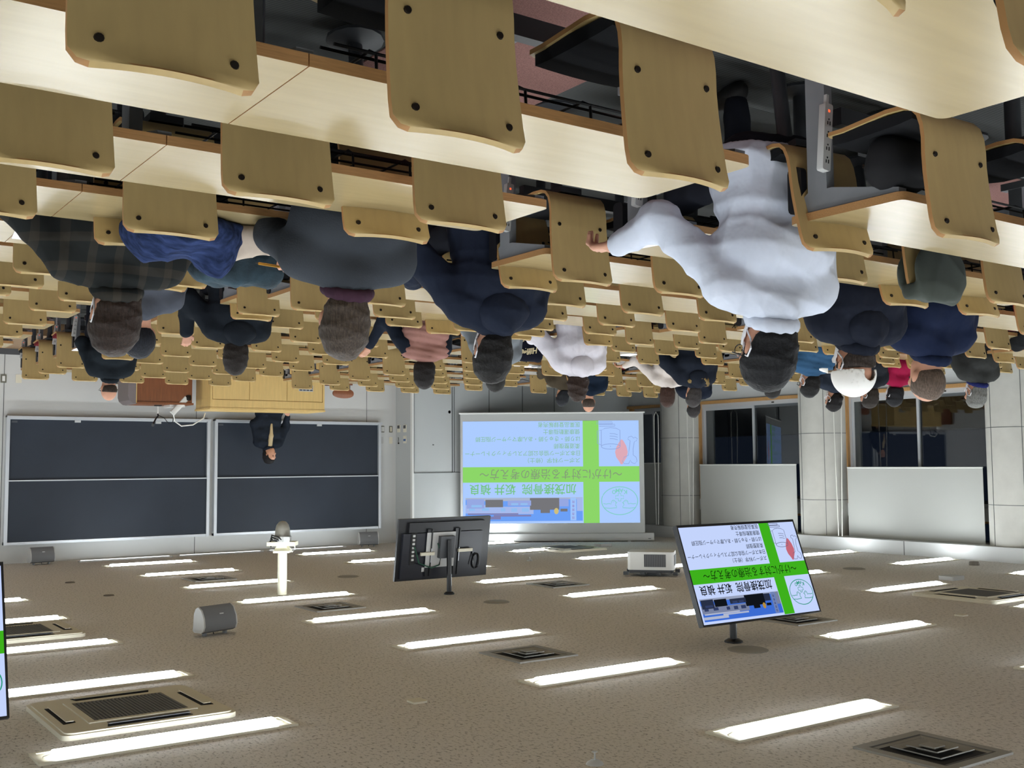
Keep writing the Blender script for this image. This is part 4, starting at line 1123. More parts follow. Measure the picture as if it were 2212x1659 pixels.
# ------------------------------------------------------------------ televisions on ceiling poles
def tv_front(loc, W, H, tilt, lab, pole_dy, pole_x=0.0):
    r = empty('television', loc, (0, 0, 0), lab, 'television')
    T = Matrix.Rotation(math.radians(tilt), 4, 'X')      # top edge leans towards the viewer (-y)
    sc = MB().box(-W / 2 + .012, W / 2 - .012, -.030, -.026, -H / 2 + .02, H / 2 - .012).build('screen', glow('tv white', (196, 212, 252), 1.0), r, smooth=0)
    sc.data.transform(Matrix.Translation((0, .030, 0))); sc.matrix_local = T @ Matrix.Translation((0, -.030, -0.0))
    be = MB(); w2, h2 = W / 2, H / 2
    be.box(-w2, w2, -.034, .01, -h2, -h2 + .02); be.box(-w2, w2, -.034, .01, h2 - .012, h2); be.box(-w2, -w2 + .012, -.034, .01, -h2 + .02, h2 - .012); be.box(w2 - .012, w2, -.034, .01, -h2 + .02, h2 - .012)
    bo = be.build('bezel', M_BPLAST, r, smooth=0); bo.matrix_local = T
    ba = MB(); ba.box(-w2 + .005, w2 - .005, -.024, .02, -h2 + .005, h2 - .005); ba.prism([(-w2 * .8, .02), (w2 * .8, .02), (w2 * .7, .06), (-w2 * .7, .06)], -h2 * .85, h2 * .4)
    b2 = ba.build('back_cover', M_TVB, r, smooth=0); b2.matrix_local = T
    slide(sc, W - .024, H - .032, PAL_T)
    return r
def pole(r, x, y, z0, z1, dark=True):
    p = MB(); p.tube([(x, y, z0), (x, y, z1)], .03, 12)
    o = p.build('pole', M_BPLAST, r)
    f = MB(); f.lathe([(.045, -.03), (.075, -.012), (.075, 0)], 16, (x, y, z1)); f.build('ceiling_flange', M_BPLAST, r)
def build_tvs():
    z = 2.888
    r = tv_front((-6.73, 6.17, z), 1.39, .81, 20, 'television on a black ceiling pole showing the slide, nearest to the projector', .1)
    pole(r, .06, .12, -.05, CEIL - z)
    m_ = MB(); m_.box(-.20, .32, .03, .075, -.12, .12); m_.box(0, .12, .06, .16, -.10, .05); m_.build('mount_plate', M_BPLAST, r, smooth=0)
    r2 = tv_front((-.435, 6.17, z), 1.39, .81, 20, 'television at the picture edge with only its thin side showing', .1)
    pole(r2, .06, .12, -.05, CEIL - z)
    m_ = MB(); m_.box(-.20, .32, .03, .075, -.12, .12); m_.box(0, .12, .06, .16, -.10, .05); m_.build('mount_plate', M_BPLAST, r2, smooth=0)
    # the one seen from behind
    r = empty('television', (-6.57, 10.66, 2.958), (0, 0, 0), 'television seen from behind, black back with brackets and cables', 'television')
    T = Matrix.Rotation(math.radians(-9), 4, 'X')
    W, H = 1.232, .705; w2, h2 = W / 2, H / 2
    def bl(b, n, mm, par=r, sm=0):
        o = b.build(n, mm, par, smooth=sm)
        if par is r: o.matrix_local = T
        return o
    bl(MB().box(-w2, w2, -.012, .022, -h2, h2), 'bezel', M_BPLAST)
    pc = bl(MB().box(-w2 + .12, w2 - .05, -.052, -.012, -h2 + .16, h2 - .03), 'back_cover', M_TVB)
    bl(MB().box(-w2 + .012, w2 - .012, .022, .024, -h2 + .012, h2 - .012), 'screen', mat('dark glass panel', (14, 14, 18), .15))
    lo_ = bl(MB().box(-w2 + .10, w2 - .12, -.048, -.012, -h2 + .04, -h2 + .15), 'lower_cover', M_BPLAST)
    for x in (-.13, .24):
        b = MB(); b.box(x - .025, x + .025, -.072, -.052, -.24, .30); b.box(x - .038, x - .025, -.085, -.052, -.24, .30)
        o = bl(b, 'rail_bracket', M_BPLAST)
        s = MB().box(x - .036, x - .028, -.089, -.085, -.02, .14); s.build('rail_edge', M_ALU, o, smooth=0)
    b = MB(); b.box(-.11, .27, -.0725, -.066, -.20, .20); bl(b, 'wall_plate', M_LGREY)
    b = MB(); b.box(-.07, .12, -.13, -.075, -.16, .09); bl(b, 'mount_box', M_DGREY)
    b = MB(); b.box(.17, .35, -.10, -.075, .02, .055); b.box(-.34, -.15, -.10, -.075, .0, .035); bl(b, 'cross_bar', M_CREAM)
    b = MB(); b.box(.40, .47, -.058, -.050, -.20, .16); pn = bl(b, 'port_panel', M_SLOT)
    g = MB()
    for i in range(7): g.box(.42, .45, -.066, -.058, -.18 + .045 * i, -.155 + .045 * i)
    g.build('plug', M_STRIP, pn, smooth=0)
    lb = MB(); lb.box(.22, .30, -.054, -.052, .20, .25); bl(lb, 'rating_label', M_STRIP)
    cb = MB()
    pts = [(-.42 + .05 * math.cos(t) * (1 - .02 * t), -.065 - .004 * math.sin(3 * t), .16 + .09 * math.sin(t)) for t in np.linspace(0, 6 * PI, 60)]
    cb.tube(pts + [(-.36, -.06, .05), (-.33, -.06, .20)], .006, 5); bl(cb, 'cable_coil', M_WIRE, sm=60)
    gb = MB(); gb.tube([(.43, -.075, -.05), (.36, -.09, .14), (.20, -.10, .20), (.10, -.10, .17), (.08, -.10, .05), (.14, -.10, -.08)], .008, 6)
    bl(gb, 'green_cable', mat('green cable', (40, 84, 66), .5), sm=60)
    p = MB(); p.tube([(.015, -.15, -.10), (.015, -.15, CEIL - 2.958)], .028, 12); p.build('pole', M_BPLAST, r)
    p = MB(); p.lathe([(.04, -.03), (.06, -.012), (.06, 0)], 16, (.015, -.15, CEIL - 2.958)); p.build('ceiling_flange', M_BPLAST, r)
build_tvs()

# ------------------------------------------------------------------ blackboards
def build_boards():
    y = YW
    for i, (x0, x1, side) in enumerate(((-6.395, -3.215, 'right'), (-9.66, -6.475, 'left'))):
        r = empty('blackboard', ((x0 + x1) / 2, y, 1.22), (0, 0, 0), 'two-tier dark blackboard in a silver frame, %s one of the pair on the front wall' % side, 'blackboard', 'blackboards on the front wall')
        h = (x1 - x0) / 2
        MB().box(-h + .04, h - .04, -.05, -.03, .05, 1.0).build('lower_board', M_BOARD, r, smooth=0)
        MB().box(-h + .04, h - .04, -.08, -.06, .99, 1.92).build('upper_board', M_BOARD, r, smooth=0)
        f = MB()
        f.box(-h, -h + .05, -.10, 0, 0, 1.965); f.box(h - .05, h, -.10, 0, 0, 1.965); f.box(-h, h, -.09, 0, 1.925, 1.965)
        f.build('frame', M_ALU, r, smooth=0)
        MB().box(-h + .05, h - .05, -.094, -.055, .982, 1.0).build('middle_rail', M_ALU, r, smooth=0)
        t = MB(); t.box(-h, h, -.15, 0, 0, .022); t.box(-h, h, -.15, -.14, .022, .04); t.box(-h + .05, h - .05, -.06, -.04, .035, .05)
        t.build('chalk_tray', M_ALU, r, smooth=0)
        for x in ((-.72, .55) if i == 0 else (-.35, .75)): MB().box(x - .045, x + .045, -.075, -.05, .05, .085).build('board_handle', M_STRIP, r, smooth=0)
        MB().box(h - .16, h - .08, -.054, -.05, .07, .10).build('board_label', M_DGREY, r, smooth=0)
build_boards()

# ------------------------------------------------------------------ front furniture
def build_front():
    # oak podium: the side towards the audience
    r = empty('podium', (-6.80, 16.65, .0), (0, 0, 0), 'wide light oak podium with three panels and a vent grille, before the lecturer', 'podium')
    w = .965; z0, z1 = .18, 1.10
    MB().box(-w, w, -.30, .34, z0, z1).build('body', M_PODIUM, r, smooth=0)
    MB().box(-w - .01, w + .01, -.335, .36, z1, z1 + .03).build('top', M_PODIUM, r, smooth=0)
    b = MB(); b.box(-w, w, -.325, -.30, .975, z1); b.build('top_rail', M_PODIUM, r, smooth=0)
    xs = [-w + .035, -.305, .33, w - .035]
    for i in range(3):
        p = MB().box(xs[i] + .004, xs[i + 1] - .004, -.318, -.30, z0 + .05, .965).build('front_panel', M_PODIUM, r, smooth=0)
        if i == 0:
            g = MB(); g.box(xs[0] + .17, xs[0] + .42, -.322, -.318, .70, .80); go = g.build('vent_grille', M_ALU, p, smooth=0)
            for k in range(4):
                a = xs[0] + .178 + k * .061
                for j in range(3): MB().box(a, a + .048, -.3235, -.322, .708 + j * .031, .728 + j * .031).build('vent_slot', M_DGREY, p, smooth=0) if k + j == 0 else None
            q = MB()
            for k in range(4):
                for j in range(3):
                    if k + j: a = xs[0] + .178 + k * .061; q.box(a, a + .048, -.3235, -.322, .708 + j * .031, .728 + j * .031)
            q.build('vent_slots', M_DGREY, p, smooth=0)['kind'] = 'stuff'
    b = MB(); b.box(w - .03, w, -.326, -.30, z0, .975); b.box(-w, -w + .03, -.326, -.30, z0, .975); b.build('stile', M_PODIUM, r, smooth=0)
    # walnut lectern beside it
    r = empty('lectern', (-5.17, 16.95, .18), (0, 0, 0), 'low walnut-fronted lectern with a taupe rounded side, right beside the oak podium', 'lectern')
    MB().box(-.50, .36, -.26, .2, 0, .84).build('front_board', M_WALNUT, r, smooth=0)
    MB().box(-.48, .33, -.264, -.26, .42, .428).build('groove', M_GROOVE, r, smooth=0)
    pr = [(.0, 0), (.13, 0), (.13, .76), (.11, .82), (.05, .868), (0, .875)]
    MB().prism(pr, -.28, .28, Matrix(((1, 0, 0, .36), (0, 0, 1, 0), (0, 1, 0, 0), (0, 0, 0, 1)))).build('side_panel', M_TAUPE, r, smooth=30)
    MB().box(-.52, .37, -.28, .28, .84, .87).build('top', M_WALNUT, r, smooth=0)
    for i in range(1): MB().box(.36, .37, -.285, -.24, .0, .86).build('edge_strip', M_PODIUM, r, smooth=0)
    # document camera and microphone on the lectern
    r = empty('document_camera', (-5.58, 16.95, 1.05), (0, 0, 0), 'white folding document camera arm tilted over the lectern', 'camera')
    b = MB(); b.prism(rrect(-.045, .045, -.03, .03, .02, 3), -.01, .32, Matrix.Translation((0, -.24, -.10)) @ Matrix.Rotation(math.radians(42), 4, 'Y'))
    b.build('arm', M_WHITE, r, smooth=30)
    MB().lathe([(.0, -.05), (.045, -.04), (.05, .0), (.045, .04), (0, .05)], 12, (-.035, -.24, -.11)).build('head', M_SCREW, r)
    MB().tube([(.20, -.22, .10), (.16, -.22, .26), (.06, -.22, .33), (-.12, -.22, .31), (-.30, -.2, .20), (-.34, -.15, .12)], .010, 8).build('cable', M_WHITE, r, smooth=60)
    MB().box(.0, .24, -.2, .1, .0, .035).build('base', M_WHITE, r, smooth=0)
    r = empty('microphone', (-5.22, 16.95, 1.05), (0, 0, 0), 'black gooseneck microphone standing on the walnut lectern', 'microphone')
    MB().lathe([(.0, 0), (.06, 0), (.06, .015), (.015, .02), (0, .02)], 14).build('base', M_BPLAST, r)
    MB().tube([(0, 0, .02), (0, 0, .16)], .012, 8).build('stem', M_WHITE, r)
    MB().tube([(0, 0, .14), (.0, -.02, .17), (.05, -.06, .22), (.10, -.10, .30)], [.014, .013, .012, .014], 8).build('gooseneck', M_BPLAST, r, smooth=60)
    MB().lathe([(.0, -.02), (.02, -.015), (.022, .015), (0, .025)], 10, (.105, -.105, .315)).build('capsule', M_DGREY, r)
    MB().tube([(0, -.02, .16), (-.08, -.06, .20), (-.16, -.06, .30), (-.22, -.05, .26), (-.26, -.02, .02)], .006, 6).build('cable', M_WIRE, r, smooth=60)
    # brown chair back by the wall
    r = empty('side_chair', (-8.33, 16.75, .18), (0, 0, 0), 'brown wooden chair with an oval back standing alone by the front wall', 'chair')
    b = MB(); n = 20
    rg = []
    for y_, k in ((-.012, .96), (-.008, 1), (.008, 1), (.012, .96)): rg.append([(.20 * k * math.cos(a), y_ + .03 * math.cos(a) ** 2, .60 + .085 * k * (abs(math.sin(a)) ** .8) * (1 if math.sin(a) > 0 else -1)) for a in np.linspace(0, 2 * PI, n + 1)[:-1]])
    b.loft(rg); b.build('backrest', mat('reddish brown wood', (146, 92, 64), .4, noise=(5, (8, 8, 1)), mix=.1), r, smooth=60)
    MB().prism(rrect(-.20, .20, .0, .40, .08, 5), .42, .45).build('seat', M_WALNUT, r, smooth=30)
    for x in (-.16, .16):
        for y_ in (.04, .36): MB().tube([(x, y_, 0), (x, y_, .42)], .012, 8).build('leg', M_STEEL, r)
        MB().tube([(x * .8, .02, .43), (x * .7, .02, .62)], .010, 8).build('upright', M_STEEL, r)
build_front()

# ------------------------------------------------------------------ switches and outlets
def plate(x, y, z, w_, h_, face, rotz, lab, inner=None, name='wall_switch', cat='switch', cm=None):
    r = empty(name, (x, y, z), (0, 0, rotz), lab, cat)
    MB().prism(rrect(-w_ / 2, w_ / 2, -h_ / 2, h_ / 2, .008, 2), -.008, 0, Matrix(((1, 0, 0, 0), (0, 0, 1, 0), (0, 1, 0, 0), (0, 0, 0, 1)))).build('cover_plate', cm or M_CREAM, r, smooth=0)
    if inner:
        for a, b, c, d, mm in inner: MB().box(a, b, -.014, -.008, c, d).build('rocker', mm, r, smooth=0)
M_PL = mat('grey switch frame', (110, 108, 96), .5)
plate(-9.75, YW, 1.34, .10, .13, 0, 0, 'twin light switch in a dark frame, nearest the blackboard, upper row', [(-.032, -.006, -.045, .045, M_WHITE), (.006, .032, -.045, .045, M_WHITE)], cm=M_PL) if False else None
for i, (x, z, lab, cm, inn) in enumerate(((-9.742, 1.34, 'twin light switch in a dark frame right beside the blackboard edge', M_PL, [(-.026, -.004, -.045, .045, M_WHITE), (.004, .026, -.045, .045, M_WHITE)]),
      (-9.917, 1.34, 'single light switch in a dark frame beside the twin switch', M_PL, [(-.015, .015, -.045, .045, M_CREAM)]),
      (-9.72, 1.55, 'blank pale plate above the twin switch by the blackboard', M_LGREY, None),
      (-9.917, 1.55, 'blank cream plate above the single switch', M_CREAM, None))):
    plate(x, YW, z, .07, .125, 0, 0, lab, inn, 'wall_switch' if inn else 'blank_plate', 'switch' if inn else 'plate', cm)
for i, (y, z, lab, inn) in enumerate(((17.85, 1.33, 'cream control plate with a dark lower half on the side wall, inner one', [(-.04, .04, -.06, 0, M_DGREY)]),
      (17.62, 1.335, 'cream control plate with a dark lower half on the side wall, outer one', [(-.04, .04, -.06, 0, M_DGREY)]),
      (17.62, 1.54, 'cream control plate with a small blue label, uppermost on the side wall', [(-.04, .04, -.01, .03, mat('blue label', (90, 120, 170), .6))]))):
    plate(-10.027, y, z, .11, .14, 0, PI / 2, lab, inn, 'control_plate', 'control panel')
r_ = empty('key_hook', (-10.027, 17.85, 1.545), (0, 0, PI / 2), 'small dark hook with a hanging chain on the side wall', 'hook')
MB().tube([(0, -.008, .06), (-.01, -.02, .05), (.01, -.012, .02), (-.006, -.012, -.02), (.008, -.012, -.05)], .006, 6).build('chain', M_DGREY, r_, smooth=60)
MB().box(-.012, .012, -.02, 0, .05, .075).build('hook', M_SCREW, r_, smooth=0)
for x, z, lab, cm, inn in ((-3.17, .645, 'wall outlet in a dark frame low on the front wall, in the corner', M_PL, [(-.02, .02, -.04, .04, M_WHITE)]), (-3.385, .64, 'blank cream plate low on the front wall', M_CREAM, None), (-4.86, .71, 'wall outlet in a dark frame beside the walnut lectern', M_PL, [(-.02, .02, -.04, .04, M_WHITE)])):
    plate(x, YW, z, .085, .13, 0, 0, lab, inn, 'wall_outlet' if inn else 'blank_plate', 'outlet' if inn else 'plate', cm)

# ------------------------------------------------------------------ things on the ceiling
def ac_unit(x, y, lab):
    r = empty('air_conditioner', (x, y, CEIL), (0, 0, 0), lab, 'air conditioner', 'ceiling air conditioners')
    h = .49
    b = MB()
    b.prism(rrect(-h, h, -h, h, .05, 4), -.028, 0); b.prism(rrect(-h + .02, h - .02, -h + .02, h - .02, .05, 4), -.036, -.028)
    b.build('panel', M_CREAM, r, smooth=30)
    g = MB(); g.box(-.27, .27, -.27, .27, -.038, -.036); gr = g.build('intake_grille', M_DGREY, r, smooth=0)
    s = MB()
    for k in range(24): s.box(-.265 + k * .0225, -.253 + k * .0225, -.265, .265, -.043, -.038)
    s.build('grille_slats', M_MGREY, gr, smooth=0)['kind'] = 'stuff'
    f = MB()
    for a in ((-.31, -.27, -.31, .31), (.27, .31, -.31, .31), (-.27, .27, -.31, -.27), (-.27, .27, .27, .31)): f.box(*a, -.044, -.036)
    f.build('grille_frame', M_CREAM, r, smooth=0)
    for k in range(4):
        M = Matrix.Rotation(k * PI / 2, 4, 'Z')
        v = MB().prism([(-.24, -.43), (.24, -.43), (.22, -.36), (-.22, -.36)], -.0385, -.036, M).build('outlet_slot', M_DARK, r, smooth=0)
        fl = MB(); fl.box(-.23, .23, -.415, -.372, -.050, -.046, M @ Matrix.Translation((0, 0, 0)) @ Matrix.Rotation(0, 4, 'X'))
        fl.build('louvre_flap', M_CREAM if k != 0 else M_DGREY, v, smooth=0)
for x, y, lab in ((-1.93, 6.72, 'large cream ceiling air conditioner, nearest to the camera'), (-1.98, 10.4, 'cream ceiling air conditioner in front of the nearest one, cut by the picture edge'),
                  (-11.49, 14.6, 'cream ceiling air conditioner close to the projection screen'), (-10.95, 6.75, 'cream ceiling air conditioner towards the windows')):
    ac_unit(x, y, lab)
def diffuser(x, y, lab):
    r = empty('air_diffuser', (x, y, CEIL), (0, 0, 0), lab, 'vent', 'square ceiling air diffusers')
    h = .275
    f = MB()
    for a in ((-h, h, -h, -h + .055), (-h, h, h - .055, h), (-h, -h + .055, -h + .055, h - .055), (h - .055, h, -h + .055, h - .055)): f.box(*a, -.012, 0)
    f.build('frame', M_VENT, r, smooth=0)
    MB().box(-h + .055, h - .055, -h + .055, h - .055, -.003, -.001).build('throat', M_DARK, r, smooth=0)
    for k, (s0, s1, z) in enumerate(((.205, .17, -.010), (.145, .11, -.020), (.09, .055, -.030))):
        c = MB(); rg = [[(sx * s, sy * s, zz) for sx, sy in ((-1, -1), (1, -1), (1, 1), (-1, 1))] for s, zz in ((s0, z + .006), (s0, z), (s1, z + .014), (s1, z + .02))]
        c.loft(rg, cap=False); c.bm.faces.ensure_lookup_table()
        c.build('cone', M_VENT, r, smooth=0)
    MB().box(-.045, .045, -.045, .045, -.034, -.026).build('centre_plate', M_VENT, r, smooth=0)
for x, y, lab in ((-4.98, 3.35, 'square grey ceiling air diffuser, the closest to the camera'), (-4.99, 6.85, 'square grey ceiling air diffuser, second closest in its line'), (-4.99, 10.33, 'square grey ceiling air diffuser beyond the rear-view television'),
                  (-4.97, 13.86, 'square grey ceiling air diffuser nearest the blackboards'), (-8.1, 10.5, 'square grey ceiling air diffuser beside the projector'), (-8.03, 6.8, 'square grey ceiling air diffuser partly hidden by the lit television')):
    diffuser(x, y, lab)
def disc(x, y, rad, lab, mm=M_VENT, name='ceiling_speaker', cat='speaker', h=.012):
    o = MB().lathe([(0, -h), (rad * .88, -h), (rad, -h * .4), (rad, 0), (0, 0)], 28, (0, 0, 0)).build(name, mm)
    o.location = (x, y, CEIL); tag(o, lab, cat)
M_DISC = mat('ceiling speaker grille', (150, 146, 136), .8)
disc(-6.58, 9.6, .14, 'round flush ceiling speaker by the rear-view television pole', M_DISC)
disc(-6.48, 5.96, .16, 'large round flush ceiling speaker beside the lit television pole', M_DISC)
disc(-6.52, 12.96, .14, 'round flush ceiling speaker beyond the dome camera post', M_DISC)
disc(-12.43, 9.47, .15, 'round flush ceiling speaker towards the windows', M_DISC)
M_DET = mat('dark ceiling disc', (112, 106, 96), .8)
disc(-3.41, 14.56, .06, 'small dark ceiling disc near the blackboard', M_DET, 'ceiling_sensor', 'sensor')
disc(-3.43, 12.83, .06, 'small dark ceiling disc, second from the blackboard', M_DET, 'ceiling_sensor', 'sensor')
disc(-14.15, 8.75, .07, 'small round grey smoke detector by the window bulkhead', M_DET, 'smoke_detector', 'detector', .05)
disc(-14.1, 15.6, .06, 'small round smoke detector near the top corner of the projection screen', M_DET, 'smoke_detector', 'detector', .05)
def sprinkler(x, y, lab):
    r = empty('sprinkler', (x, y, CEIL), (0, 0, 0), lab, 'sprinkler')
    MB().lathe([(0, -.02), (.02, -.02), (.04, -.008), (.045, 0), (0, 0)], 18).build('escutcheon', M_ALU, r)
    b = MB(); b.tube([(0, 0, -.02), (0, 0, -.06)], .004, 6); b.lathe([(0, -.062), (.014, -.062), (.014, -.058), (0, -.058)], 10); b.build('head', M_ALU, r)
sprinkler(-3.46, 4.2, 'small chrome ceiling sprinkler close to the camera')
sprinkler(-9.71, 13.27, 'small ceiling sprinkler between the projector and the screen')
def cbox(x, y, a, b, h, lab, name, cat, mm):
    o = MB().prism(rrect(-a / 2, a / 2, -b / 2, b / 2, .02, 3), -h, 0).build(name, mm, smooth=30)
    o.location = (x, y, CEIL); tag(o, lab, cat)
cbox(-3.46, 5.93, .10, .11, .012, 'small square ceiling cover plate near the large air conditioner', 'cover_plate', 'plate', M_CREAM)
cbox(-9.49, 6.02, .10, .10, .012, 'small square ceiling cover plate towards the windows', 'cover_plate', 'plate', M_CREAM)
cbox(-12.24, 7.88, .26, .20, .05, 'flat white wireless box on the ceiling towards the windows', 'access_point', 'router', M_LGREY)
cbox(-12.4, 14.75, .26, .20, .05, 'flat white wireless box on the ceiling near the projection screen', 'access_point', 'router', M_LGREY)
def speaker(x, y, rz, lab, kk=1.0):
    r = empty('loudspeaker', (x, y, CEIL), (0, 0, rz), lab, 'speaker', 'grey wedge loudspeakers')
    r.scale = (kk,) * 3
    # a horizontal box with a pear-shaped cross-section
    cs = [(-.075, -.045), (-.06, -.20), (-.035, -.245), (.0, -.262), (.045, -.235), (.085, -.16), (.095, -.09), (.075, -.045), (.04, -.03), (-.05, -.03)]
    M = Matrix(((0, 0, 1, 0), (1, 0, 0, 0), (0, 1, 0, 0), (0, 0, 0, 1)))
    cs2 = [(-a, b) for a, b in cs]
    MB().prism(cs2, -.165, .165, M).build('cabinet', M_MGREY, r, smooth=40)
    for sx in (-1, 1):
        c3 = [(-a * .97, -.145 + (b + .145) * .97) for a, b in cs]
        x0, x1 = sorted((sx * .165, sx * .18))
        MB().prism(c3, x0, x1, M).build('end_cap', M_LGREY, r, smooth=40)
        MB().box(sx * .11 - .01, sx * .11 + .01, -.02, .02, -.05, 0).build('bracket', M_STEEL, r, smooth=0)
    MB().box(-.02, .02, -.098, -.092, -.20, -.19).build('badge', M_LGREY, r, smooth=0)
    MB().tube([(-.02, .03, -.04), (-.02, .05, -.02), (-.02, .04, 0)], .005, 6).build('cable', M_WIRE, r)
speaker(-3.40, 9.33, -.30, 'grey wedge loudspeaker hanging alone from the ceiling, the closest one', .98)
speaker(-3.69, 17.55, -.1, 'grey wedge loudspeaker above the right blackboard')
speaker(-9.17, 17.45, .25, 'grey wedge loudspeaker above the left end of the blackboards')

def projector():
    r = empty('projector', (-9.76, 10.62, CEIL), (0, 0, math.radians(48)), 'white ceiling projector aimed at the corner screen', 'projector')
    b = MB(); b.prism(rrect(-.30, .30, -.22, .22, .05, 4), -.315, -.085); b.build('body', M_WHITE, r, smooth=40)
    MB().prism(rrect(-.28, .28, -.20, .20, .03, 3), -.085, -.045).build('base', M_DGREY, r, smooth=30)
    g = MB(); g.box(-.20, .08, -.226, -.22, -.285, -.125); gv = g.build('vent', M_DGREY, r, smooth=0)
    s = MB()
    for k in range(12): s.box(-.195 + k * .0225, -.183 + k * .0225, -.23, -.226, -.28, -.13)
    s.build('vent_slats', M_MGREY, gv, smooth=0)['kind'] = 'stuff'
    g = MB(); g.box(-.306, -.30, -.15, .15, -.27, -.14); g.build('side_vent', M_MGREY, r, smooth=0)
    MB().lathe([(0, 0), (.075, 0), (.085, .04), (.07, .07), (.0, .075)], 20, (.10, .20, -.20), 'y').build('lens', M_BPLAST, r)
    MB().lathe([(0, 0), (.05, 0), (.0, .012)], 16, (.10, .275, -.20), 'y').build('lens_glass', glow('lamp light', (214, 230, 255), 3.0), r)
    f = MB()
    for x in (-.32, -.1, .1, .32): f.box(x - .03, x + .03, -.24, -.16, -.06, -.02); f.box(x - .03, x + .03, .16, .24, -.06, -.02)
    f.box(-.06, .06, -.06, .06, -.05, 0); f.build('mount', M_DSTEEL, r, smooth=0)
projector()

def dome_camera():
    r = empty('dome_camera', (-5.05, 11.70, CEIL), (0, 0, math.radians(35)), 'cream dome camera hanging from a thick ceiling post before the blackboard', 'camera')
    MB().tube([(0, 0, 0), (0, 0, -.48)], .052, 18).build('post', M_CREAMP, r)
    b = MB(); b.prism([(-.09, -.09), (.09, -.09), (.09, .09), (-.09, .09)], -.50, -.475); b.prism([(-.05, -.56), (.05, -.56), (.09, -.50), (-.09, -.50)], -.06, .06, Matrix(((1, 0, 0, 0), (0, 0, 1, 0), (0, 1, 0, 0), (0, 0, 0, 1))))
    b.box(-.16, .16, -.10, .10, -.60, -.555); b.build('bracket', M_CREAMP, r, smooth=0)
    h = MB(); h.lathe([(.0, -.835), (.04, -.826), (.07, -.79), (.082, -.74), (.086, -.69), (.092, -.66), (0, -.66)], 24); h.build('dome', mat('smoky dome', (150, 147, 138), .3), r)
    MB().lathe([(0, -.66), (.10, -.66), (.10, -.60), (0, -.60)], 24).build('collar', M_LGREY, r)
    MB().box(-.10, -.03, -.105, -.02, -.66, -.60).build('junction_box', M_STRIP, r, smooth=0)
    c = MB()
    for k in range(3): c.tube([(-.02 + .03 * k, -.08, -.61), (.03 + .03 * k, -.12, -.66 + .02 * k), (.10, -.11, -.68 + .02 * k), (.13, -.06, -.60), (.12, -.05, -.54)], .009, 6)
    c.build('cables', M_WIRE, r, smooth=60)
    MB().tube([(-.15, -.06, -.57), (-.16, -.08, -.52), (-.13, -.08, -.49), (-.10, -.05, -.53)], .008, 6).build('white_cable', M_WHITE, r, smooth=60)
dome_camera()

# ------------------------------------------------------------------ roller blinds and their cords
def blind(y0, y1, zb, x, lab):
    r = empty('roller_blind', (x, (y0 + y1) / 2, zb), (0, 0, 0), lab, 'blind', 'white roller blinds on the windows')
    h = (y1 - y0) / 2
    b = MB(); n = 8
    rg = [[(.004 * math.sin(3 * u + z * 2), -h + 2 * h * u, z), (.004 * math.sin(3 * u + z * 2) - .003, -h + 2 * h * u, z)] for z in (0,) for u in np.linspace(0, 1, 2)]
    b.box(-.002, .002, -h, h, .01, 3.28 - zb); b.build('fabric', M_BLIND, r, smooth=0)
    MB().tube([(0, -h, .008), (0, h, .008)], .012, 8).build('bottom_bar', M_WHITE, r)
    MB().tube([(-.03, -h, 3.30 - zb), (-.03, h, 3.30 - zb)], .03, 10).build('roller', M_WHITE, r)
for y0, y1, zb, lab in ((12.66, 15.02, 2.045, 'white roller blind half lowered, middle window'), (9.14, 11.58, 2.10, 'white roller blind half lowered, widest in view, nearest window'), (16.10, 17.2, 2.01, 'white roller blind beside the projection screen, in shadow'), (5.7, 8.25, 2.1, 'white roller blind outside the picture, behind the right-hand column')):
    blind(y0, y1, zb, -15.1, lab)
def cord(y, zt, zb, wd, lab):
    o = MB().tube([(0, wd * .3, zt), (0, wd / 2, zb + .3), (0, wd * .45, zb + .08), (0, 0, zb), (0, -wd * .45, zb + .08), (0, -wd / 2, zb + .3), (0, -wd * .15, zt)], .009, 6).build('blind_cord', M_CORD, smooth=60)
    o.location = (-14.86, y, 0); tag(o, lab, 'cord', 'looped blind cords')
cord(15.98, 3.24, .99, .13, 'looped white blind cord hanging beside the projection screen')
cord(15.02, 3.24, .95, .17, 'looped white blind cord in front of the farther round column')
cord(11.56, 3.24, .86, .16, 'looped white blind cord in front of the middle round column')

# ------------------------------------------------------------------ coats, papers and small things on the desks
def blob_cloth(name, prim, amp, fr, res, mm, lab, cat, org, seed=0, k=.04, zmin=None):
    lo, hi = bounds(prim, .05)
    def g(P):
        f = prims(P, prim, k) + folds(P, amp, fr, seed)
        return f if zmin is None else np.maximum(f, zmin - P[..., 2])
    o = link_mesh(name, to_mesh(name, [nets(g, lo, hi, res)]), mm, None, 60)
    o.location = org; return tag(o, lab, cat)
def woven_blue():
    return mat('blue plaid wool', (42, 54, 88), .95, spec=.1, noise=(9, (1, 7, 3)), mix=.6, bump=(40, .6, .01))
zd = lambda k: row_top(k) - .16
blob_cloth('coat', [('e', (0, 0, .05), (.22, .16, .11)), ('e', (.10, .02, .08), (.12, .10, .10)), ('e', (-.14, .0, .10), (.10, .09, .12)), ('c', (-.16, .05, .10), (-.20, .0, .02), .06, .05)], .014, 18, .011, woven_blue(),
           'blue and white plaid coat heaped on the desk beside the man in the plaid overshirt', 'coat', (-1.34, 4.12, zd(2)), 1, zmin=.002)
blob_cloth('coat', [('e', (0, 0, .035), (.17, .12, .07)), ('c', (-.10, -.04, .04), (-.24, -.02, .02), .045, .03), ('e', (.08, .03, .06), (.10, .08, .07))], .010, 24, .010, mat('beige cotton', (176, 162, 148), .9, noise=(6, (1, 1, 1)), mix=.12),
           'beige coat lying on the desk next to the blue plaid coat', 'coat', (-1.66, 4.18, zd(2)), 4, zmin=.002)
